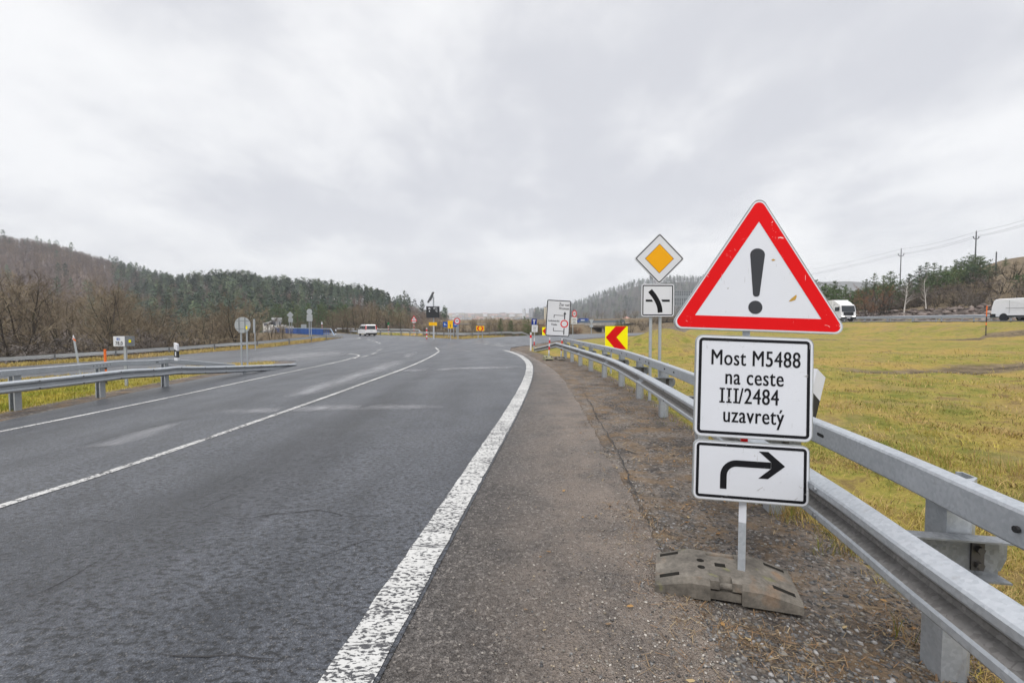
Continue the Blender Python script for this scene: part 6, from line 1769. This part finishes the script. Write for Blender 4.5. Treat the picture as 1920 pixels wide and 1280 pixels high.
def works():
    x0 = (515 - 960) / FP * 150; c = Vector((x0, 150, L(x0, 150)))
    root = thing('works_building', 'pale grey industrial works with stepped roofs and a tower, behind the blue railing', 'building', c); k = mpp(150)
    X = lambda px: (px - 960) * k - x0; Z = lambda py: zof(py, 150) - c.z
    b = MB()
    for p0, p1, t_ in ((504, 514, 605.5), (512, 527, 608.5), (526, 542, 611.5)): b.box(((X(p0) + X(p1)) / 2, 0, Z(t_) / 2), (X(p1) - X(p0), 7, Z(t_)))
    b.build('wall', FA[0], root)
    b = MB(); b.box((X(522.5), -1, Z(598) / 2), (6 * k, 3, Z(598))); b.build('tower', FA[3], root)
    b = MB(); b.box((X(522.5), -1, Z(597.5)), (8 * k, 4, .7)); b.add([(X(505), -3.6, Z(606)), (X(515), -3.6, Z(606)), (X(521), -3.6, Z(601)), (X(505), 3.6, Z(606)), (X(515), 3.6, Z(606)), (X(521), 3.6, Z(601))], [(0, 1, 2), (3, 5, 4), (0, 2, 5, 3), (1, 4, 5, 2)]); b.build('roof', M['roof_pale'], root)
M['roof_pale'] = plain('pale_sheet_roof', (.5, .51, .52), .6)
works()


# ------------------------------------------------------------------ grass, stones and litter
def blades(name, label, P_, h0, h1, wid, colfn, seed, cat='grass', lean=.55):
    rs = np.random.RandomState(seed); n = len(P_)
    h = rs.uniform(h0, h1, n) * np.clip(P_[:, 3], .4, 2); az = rs.rand(n) * 6.283; ln = rs.uniform(.15, lean, n) * h * 1.3; w = wid * (.7 + .6 * rs.rand(n)) * P_[:, 4]
    ba = rs.rand(n) * 6.283; ux, uy = np.cos(ba) * w, np.sin(ba) * w; dx, dy = np.cos(az) * ln, np.sin(az) * ln
    x, y, z = P_[:, 0], P_[:, 1], P_[:, 2]
    V = np.empty((n, 5, 3), np.float32)
    V[:, 0] = np.stack([x - ux, y - uy, z - .01], -1); V[:, 1] = np.stack([x + ux, y + uy, z - .01], -1)
    V[:, 2] = np.stack([x + ux * .7 + dx * .35, y + uy * .7 + dy * .35, z + h * .6], -1); V[:, 3] = np.stack([x - ux * .7 + dx * .35, y - uy * .7 + dy * .35, z + h * .6], -1)
    V[:, 4] = np.stack([x + dx, y + dy, z + h], -1)
    i = np.arange(n)[:, None] * 5
    F = np.concatenate([np.concatenate([i, i + 1, i + 2], 1), np.concatenate([i, i + 2, i + 3], 1), np.concatenate([i + 3, i + 2, i + 4], 1)])
    C = np.repeat(colfn(x, y, rs), 5, 0)
    o = np_mesh(name, V.reshape(-1, 3), F, M['blade'], cols=C); tag(o, label, cat, kind='stuff'); return o
M['blade'] = tint_mat('grass_blade', .7, spec=.25)


def lump(x, y, s, k=0):
    return (np.sin(x * 1.9 * s + 1.3 * np.sin(y * 1.1 * s + k)) + np.sin(y * 2.3 * s + 1.7 * np.sin(x * 1.4 * s + k + 2)) + .7 * np.sin((x + y) * 3.7 * s + k)) / 2.7
def screen_scatter(n, px0, px1, d0, d1, seed, keep):
    """points spread evenly over the picture, on the ground"""
    rs = np.random.RandomState(seed); u = rs.rand(n)
    d = 1 / (1 / d1 + (1 / d0 - 1 / d1) * u); px = px0 + (px1 - px0) * rs.rand(n); x = (px - 960) / FP * d
    k = keep(x, d, rs); return x[k], d[k]
def side_of_rail(x, y): dg, sg = poly_dist(x, y, RAIL, False); return np.where(sg > 0, dg, -dg)


def meadow_grass():
    def keep(x, y, rs):
        s = side_of_rail(x, y); g = lump(x, y, .9) + .6 * lump(x, y, 3.1, 4)
        fur = np.exp(-(((y - 17.5 - .12 * (x - 18) + .5 * np.sin(x * .9)) / 1.7) ** 2)) * ss(10, 15, x) * (x < 42)
        return (s > .35 + .25 * rs.rand(len(x)) - .12 * g - .5 * (lump(x, y, 1.1, 31) > .45) * rs.rand(len(x))) & (rs.rand(len(x)) < .55 + .55 * g - .6 * fur)
    x, y = screen_scatter(300000, 1050, 2250, 1.3, 26, 3, keep)
    z = land(x, y); g = lump(x, y, 1.3); hs = np.clip(1 + .75 * lump(x, y, 2.2, 7) + .45 * lump(x, y, 5.5, 3), .3, 2.4); ws = np.clip(y / 5, .8, 4.2)
    def col(x, y, rs):
        n = len(x); t = np.clip(.5 + .8 * lump(x, y, .6, 2) + .45 * lump(x, y, 3, 1) + rs.normal(0, .2, n), 0, 1)[:, None]; q = rs.rand(n)[:, None]
        a = np.array([.155, .170, .032]); b = np.array([.43, .345, .075]); c = np.array([.43, .30, .12]); e = np.array([.14, .085, .035])
        r = a + (b - a) * t; r = np.where(q < .14 + .42 * ss(-.1, .6, lump(x, y, .33, 8) + .5 * lump(x, y, 1.9, 8))[:, None], c, r); r = np.where(q > .93 - .25 * ss(.2, .7, lump(x, y, .5, 21) + .4 * lump(x, y, 2.6, 2))[:, None], e, r)
        return r * rs.uniform(.75, 1.25, n)[:, None]
    blades('grass', 'short yellowing green grass covering the meadow right of the barrier', np.stack([x, y, z, hs, ws], -1), .022, .068, .0030, col, 4, lean=1.7)
    # taller tufts and weed stalks
    def keep2(x, y, rs): s = side_of_rail(x, y); return (s > .2) & (lump(x, y, .7, 9) + .5 * lump(x, y, 5, 2) > .72)
    x, y = screen_scatter(90000, 1100, 2250, 1.4, 30, 8, keep2); z = land(x, y)
    def col2(x, y, rs):
        n = len(x); q = rs.rand(n)[:, None]; r = np.where(q < .6, np.array([.36, .24, .09]), np.array([.20, .22, .03])); return r * rs.uniform(.7, 1.25, n)[:, None]
    blades('tall_grass', 'taller straw-coloured tufts scattered over the meadow', np.stack([x, y, z, np.ones_like(x), np.clip(y / 6, .8, 4)], -1), .08, .20, .0026, col2, 5)
    def keep4(x, y, rs): s = side_of_rail(x, y); return (s > .05) & (s < .75) & (y > 3.2) & (lump(x, y, 2.6, 5) + .6 * lump(x, y, 6, 1) + rs.normal(0, .15, len(x)) > .62 - .5 * ss(.1, .6, s))
    x, y = screen_scatter(60000, 1020, 2150, 1.4, 22, 18, keep4); z = land(x, y)
    def col4(x, y, rs):
        n = len(x); q = rs.rand(n)[:, None]; r = np.where(q < .5, np.array([.16, .17, .035]), np.array([.34, .25, .10])); r = np.where(q > .85, np.array([.17, .10, .05]), r); return r * rs.uniform(.7, 1.25, n)[:, None]
    blades('weeds', 'ragged weeds and dead grass growing round the barrier posts', np.stack([x, y, z, np.ones_like(x), np.clip(y / 5, .8, 4)], -1), .03, .11, .0028, col4, 19, lean=1.2)
meadow_grass()


def island_grass():
    def keep(x, y, rs):
        dr, ins = poly_dist(x, y, ROAD); fd, fs = poly_dist(x, y, FAR_EDGE, False)
        return (~ins) & (dr > .75 + .5 * rs.rand(len(x))) & (fs > 0) & (x < -3)
    x, y = screen_scatter(120000, -150, 560, 6, 30, 13, keep); z = land(x, y)
    def col(x, y, rs):
        n = len(x); t = np.clip(.55 + .5 * lump(x, y, 1.0, 2) + rs.normal(0, .2, n), 0, 1)[:, None]
        dryf = ss(13, 22, y)[:, None]
        r = np.array([.20, .24, .02]) * (1 - t) + np.array([.46, .38, .07]) * t; r = r * (1 - dryf * .8) + np.array([.44, .33, .15]) * dryf * .8
        return r * rs.uniform(.8, 1.25, n)[:, None]
    blades('grass', 'bright yellow-green grass on the left traffic island', np.stack([x, y, z, 1 + .6 * lump(x, y, 2.4, 3), np.clip(y / 6, 1, 4)], -1), .03, .10, .004, col, 6)
    def keep3(x, y, rs):
        dr, ins = poly_dist(x, y, ROAD); fd, fs = poly_dist(x, y, FAR_EDGE, False); return (~ins) & (fs < 0) & (dr > .3) & (dr < 4.5)
    rs = np.random.RandomState(3); px = rs.uniform(-100, 1000, 160000); d = rs.uniform(30, 72, 160000); x = (px - 960) / FP * d; k = keep3(x, d, rs); x, y = x[k], d[k]; z = land(x, y)
    def col3(x, y, rs):
        n = len(x); t = np.clip(.5 + .5 * lump(x, y, .35, 2) + rs.normal(0, .2, n), 0, 1)[:, None]
        return (np.array([.42, .33, .085]) * (1 - t) + np.array([.47, .34, .15]) * t) * rs.uniform(.75, 1.2, n)[:, None]
    blades('dry_grass', 'pale dry grass along the far edge of the roads under the rails', np.stack([x, y, z, np.ones_like(x), np.full_like(x, 6)], -1), .10, .34, .004, col3, 7)
island_grass()


def stones():
    ico = bmesh.new(); bmesh.ops.create_icosphere(ico, subdivisions=1, radius=1); V0 = np.array([v.co[:] for v in ico.verts]); F0 = np.array([[v.index for v in f.verts] for f in ico.faces]); ico.free()
    V0 = np.sign(V0) * np.abs(V0) ** .8
    def make(name, label, x, y, r0, r1, seed, pal):
        rs = np.random.RandomState(seed); n = len(x); z = np.where(np.isnan(x), 0, land(x, y)); inside = poly_dist(x, y, SHOULDER)[1]
        z = np.where(inside, zbase(x, y) - .004, z); r = r0 + (r1 - r0) * rs.rand(n) ** 2.6
        sc = np.stack([r * rs.uniform(.7, 1.4, n), r * rs.uniform(.7, 1.3, n), r * rs.uniform(.4, .8, n)], -1); a = rs.rand(n) * 6.283; c, s = np.cos(a)[:, None], np.sin(a)[:, None]
        W_ = V0[None] * sc[:, None] * (1 + .22 * rs.normal(size=(n, len(V0), 1))); X = W_[..., 0] * c - W_[..., 1] * s; Y = W_[..., 0] * s + W_[..., 1] * c
        V = np.stack([X + x[:, None], Y + y[:, None], W_[..., 2] + z[:, None] + r[:, None] * .15], -1).reshape(-1, 3)
        F = (F0[None] + (np.arange(n) * len(V0))[:, None, None]).reshape(-1, 3)
        C = np.repeat(np.array(pal)[rs.randint(len(pal), size=n)] * rs.uniform(.7, 1.3, n)[:, None], len(V0), 0)
        o = np_mesh(name, V, F, M['stone'], cols=C); tag(o, label, 'gravel', kind='stuff')
    pal = [(.11, .108, .107), (.17, .165, .16), (.08, .078, .077), (.21, .195, .17), (.13, .115, .10), (.28, .27, .26), (.10, .085, .07), (.14, .137, .135)]
    def keep(x, y, rs): s = side_of_rail(x, y); e = np.interp(y, [p[1] for p in SH_OUT], [p[0] for p in SH_OUT]); return (x > e - .02) & (s < .5 + .2 * rs.rand(len(x))) & (rs.rand(len(x)) < .85 - .4 * (lump(x, y, 2.2, 1) > .2))
    x, y = screen_scatter(42000, 1100, 2100, 1.2, 9, 21, keep)
    make('gravel', 'grey gravel on the dirt verge under the right barrier', x, y, .003, .015, 1, pal)
    def keep2(x, y, rs): e = np.interp(y, [p[1] for p in SH_OUT], [p[0] for p in SH_OUT]); f = np.interp(y, [p[1] for p in EDGE], [p[0] for p in EDGE]); u = (x - f - .2) / (e - f); return (u > .12) & (u < 1.02) & (rs.rand(len(x)) < u ** 1.6)
    x, y = screen_scatter(22000, 700, 1400, 1.5, 12, 22, keep2)
    make('gravel', 'fine loose grit scattered over the old asphalt shoulder', x, y, .002, .0075, 2, pal[1:4] + [(.40, .37, .33), (.30, .25, .19)])
    # rocks of the motorway bank
    rs = np.random.RandomState(9); d = rs.uniform(60, 130, 9000); px = rs.uniform(1480, 2000, 9000); x = (px - 960) / FP * d
    dm, sm = poly_dist(x, d, MWAY, False); s = np.where(sm > 0, dm, -dm); k = (s > 13.2) & (s < 20.5) & (rs.rand(9000) < 1.2 - (s - 13) / 8)
    make('rubble', 'brown broken rock covering the bank behind the motorway', x[k], d[k], .18, .55, 3, [(.16, .125, .11), (.22, .18, .16), (.12, .095, .085), (.26, .215, .19)])
M['stone'] = tint_mat('stone', .85)
stones()


def litter():
    """straw, twigs and leaf bits lying flat on the verge"""
    rs = np.random.RandomState(31)
    def keep(x, y, r): s = side_of_rail(x, y); e = np.interp(y, [p[1] for p in SH_OUT], [p[0] for p in SH_OUT]); return (x > e - .15 - .3 * r.rand(len(x)) ** 3) & (s < .6) & (lump(x, y, 1.6, 5) + .5 * lump(x, y, 5, 2) + r.normal(0, .35, len(x)) > .1)
    x, y = screen_scatter(34000, 950, 2050, 1.3, 20, 33, keep); n = len(x)
    ins = poly_dist(x, y, SHOULDER)[1]; z = np.where(ins, zbase(x, y) - .003, land(x, y) + .004) + rs.rand(n) * .012
    a = rs.rand(n) * 6.283; l = rs.uniform(.012, .055, n) * np.clip(y / 4, .8, 2.2); w = rs.uniform(.0009, .0022, n) * np.clip(y / 3, .9, 3); dx, dy = np.cos(a) * l, np.sin(a) * l; nx, ny = -np.sin(a) * w, np.cos(a) * w; t = rs.normal(0, .008, n)
    V = np.stack([np.stack([x - dx - nx, y - dy - ny, z - t], -1), np.stack([x - dx + nx, y - dy + ny, z - t], -1), np.stack([x + dx + nx, y + dy + ny, z + t + .002], -1), np.stack([x + dx - nx, y + dy - ny, z + t + .002], -1)], 1).reshape(-1, 3)
    F = np.arange(4 * n).reshape(n, 4); pal = np.array([(.22, .155, .09), (.30, .225, .13), (.15, .10, .06), (.10, .075, .055), (.25, .15, .075)]); C = np.repeat(pal[rs.randint(5, size=n)] * rs.uniform(.7, 1.3, n)[:, None], 4, 0)
    o = np_mesh('plant_litter', V, F, M['blade'], cols=C); tag(o, 'dead straw and pine litter strewn along the right verge', 'litter', kind='stuff')
    # bigger leaves and pieces
    m = 260; x = rs.uniform(-.1, 2.6, m); y = 1.5 + 16 * rs.rand(m) ** 1.6; V = []; F = []; C = []
    for i in range(m):
        e = float(np.interp(y[i], [p[1] for p in EDGE], [p[0] for p in EDGE])); so = float(np.interp(y[i], [p[1] for p in SH_OUT], [p[0] for p in SH_OUT]))
        X = e + .3 + (so + 1.0 - e) * rs.rand() ** .5; Z = (float(zbase(X, y[i])) if X < so else L(X, y[i])) + .004; s = rs.uniform(.008, .026); a = rs.rand() * 6.283; o = len(V)
        for u, v in ((-1, 0), (-.3, -.45), (.6, -.35), (1, 0), (.5, .4), (-.4, .45)): V.append((X + s * (u * math.cos(a) - v * math.sin(a)), y[i] + s * (u * math.sin(a) + v * math.cos(a)), Z + rs.rand() * s * .5)); 
        F.append([o + k for k in range(6)]); C += [np.array([(.26, .14, .05), (.33, .19, .07), (.18, .12, .07), (.36, .27, .14)])[rs.randint(4)]] * 6
    o = np_mesh('fallen_leaves', V, F, M['blade'], cols=np.array(C)); tag(o, 'brown fallen leaves scattered on the shoulder and verge', 'leaves', kind='stuff')
litter()


# ------------------------------------------------------------------ haze over the valley
def haze():
    b = MB(); b.box((0, 1000, 55), (7000, 6400, 190)); m = bpy.data.materials.new('haze'); m.use_nodes = True; t = NT(m.node_tree); t.n.clear()
    out = t.new('ShaderNodeOutputMaterial'); v = t.new('ShaderNodeVolumePrincipled'); v.inputs['Color'].default_value = (.93, .95, 1, 1); v.inputs['Density'].default_value = .00034; v.inputs['Anisotropy'].default_value = .0
    t.l.new(v.outputs[0], out.inputs['Volume']); o = b.build('haze', m); tag(o, 'thin pale haze hanging over the whole valley', 'haze', kind='stuff')
haze()
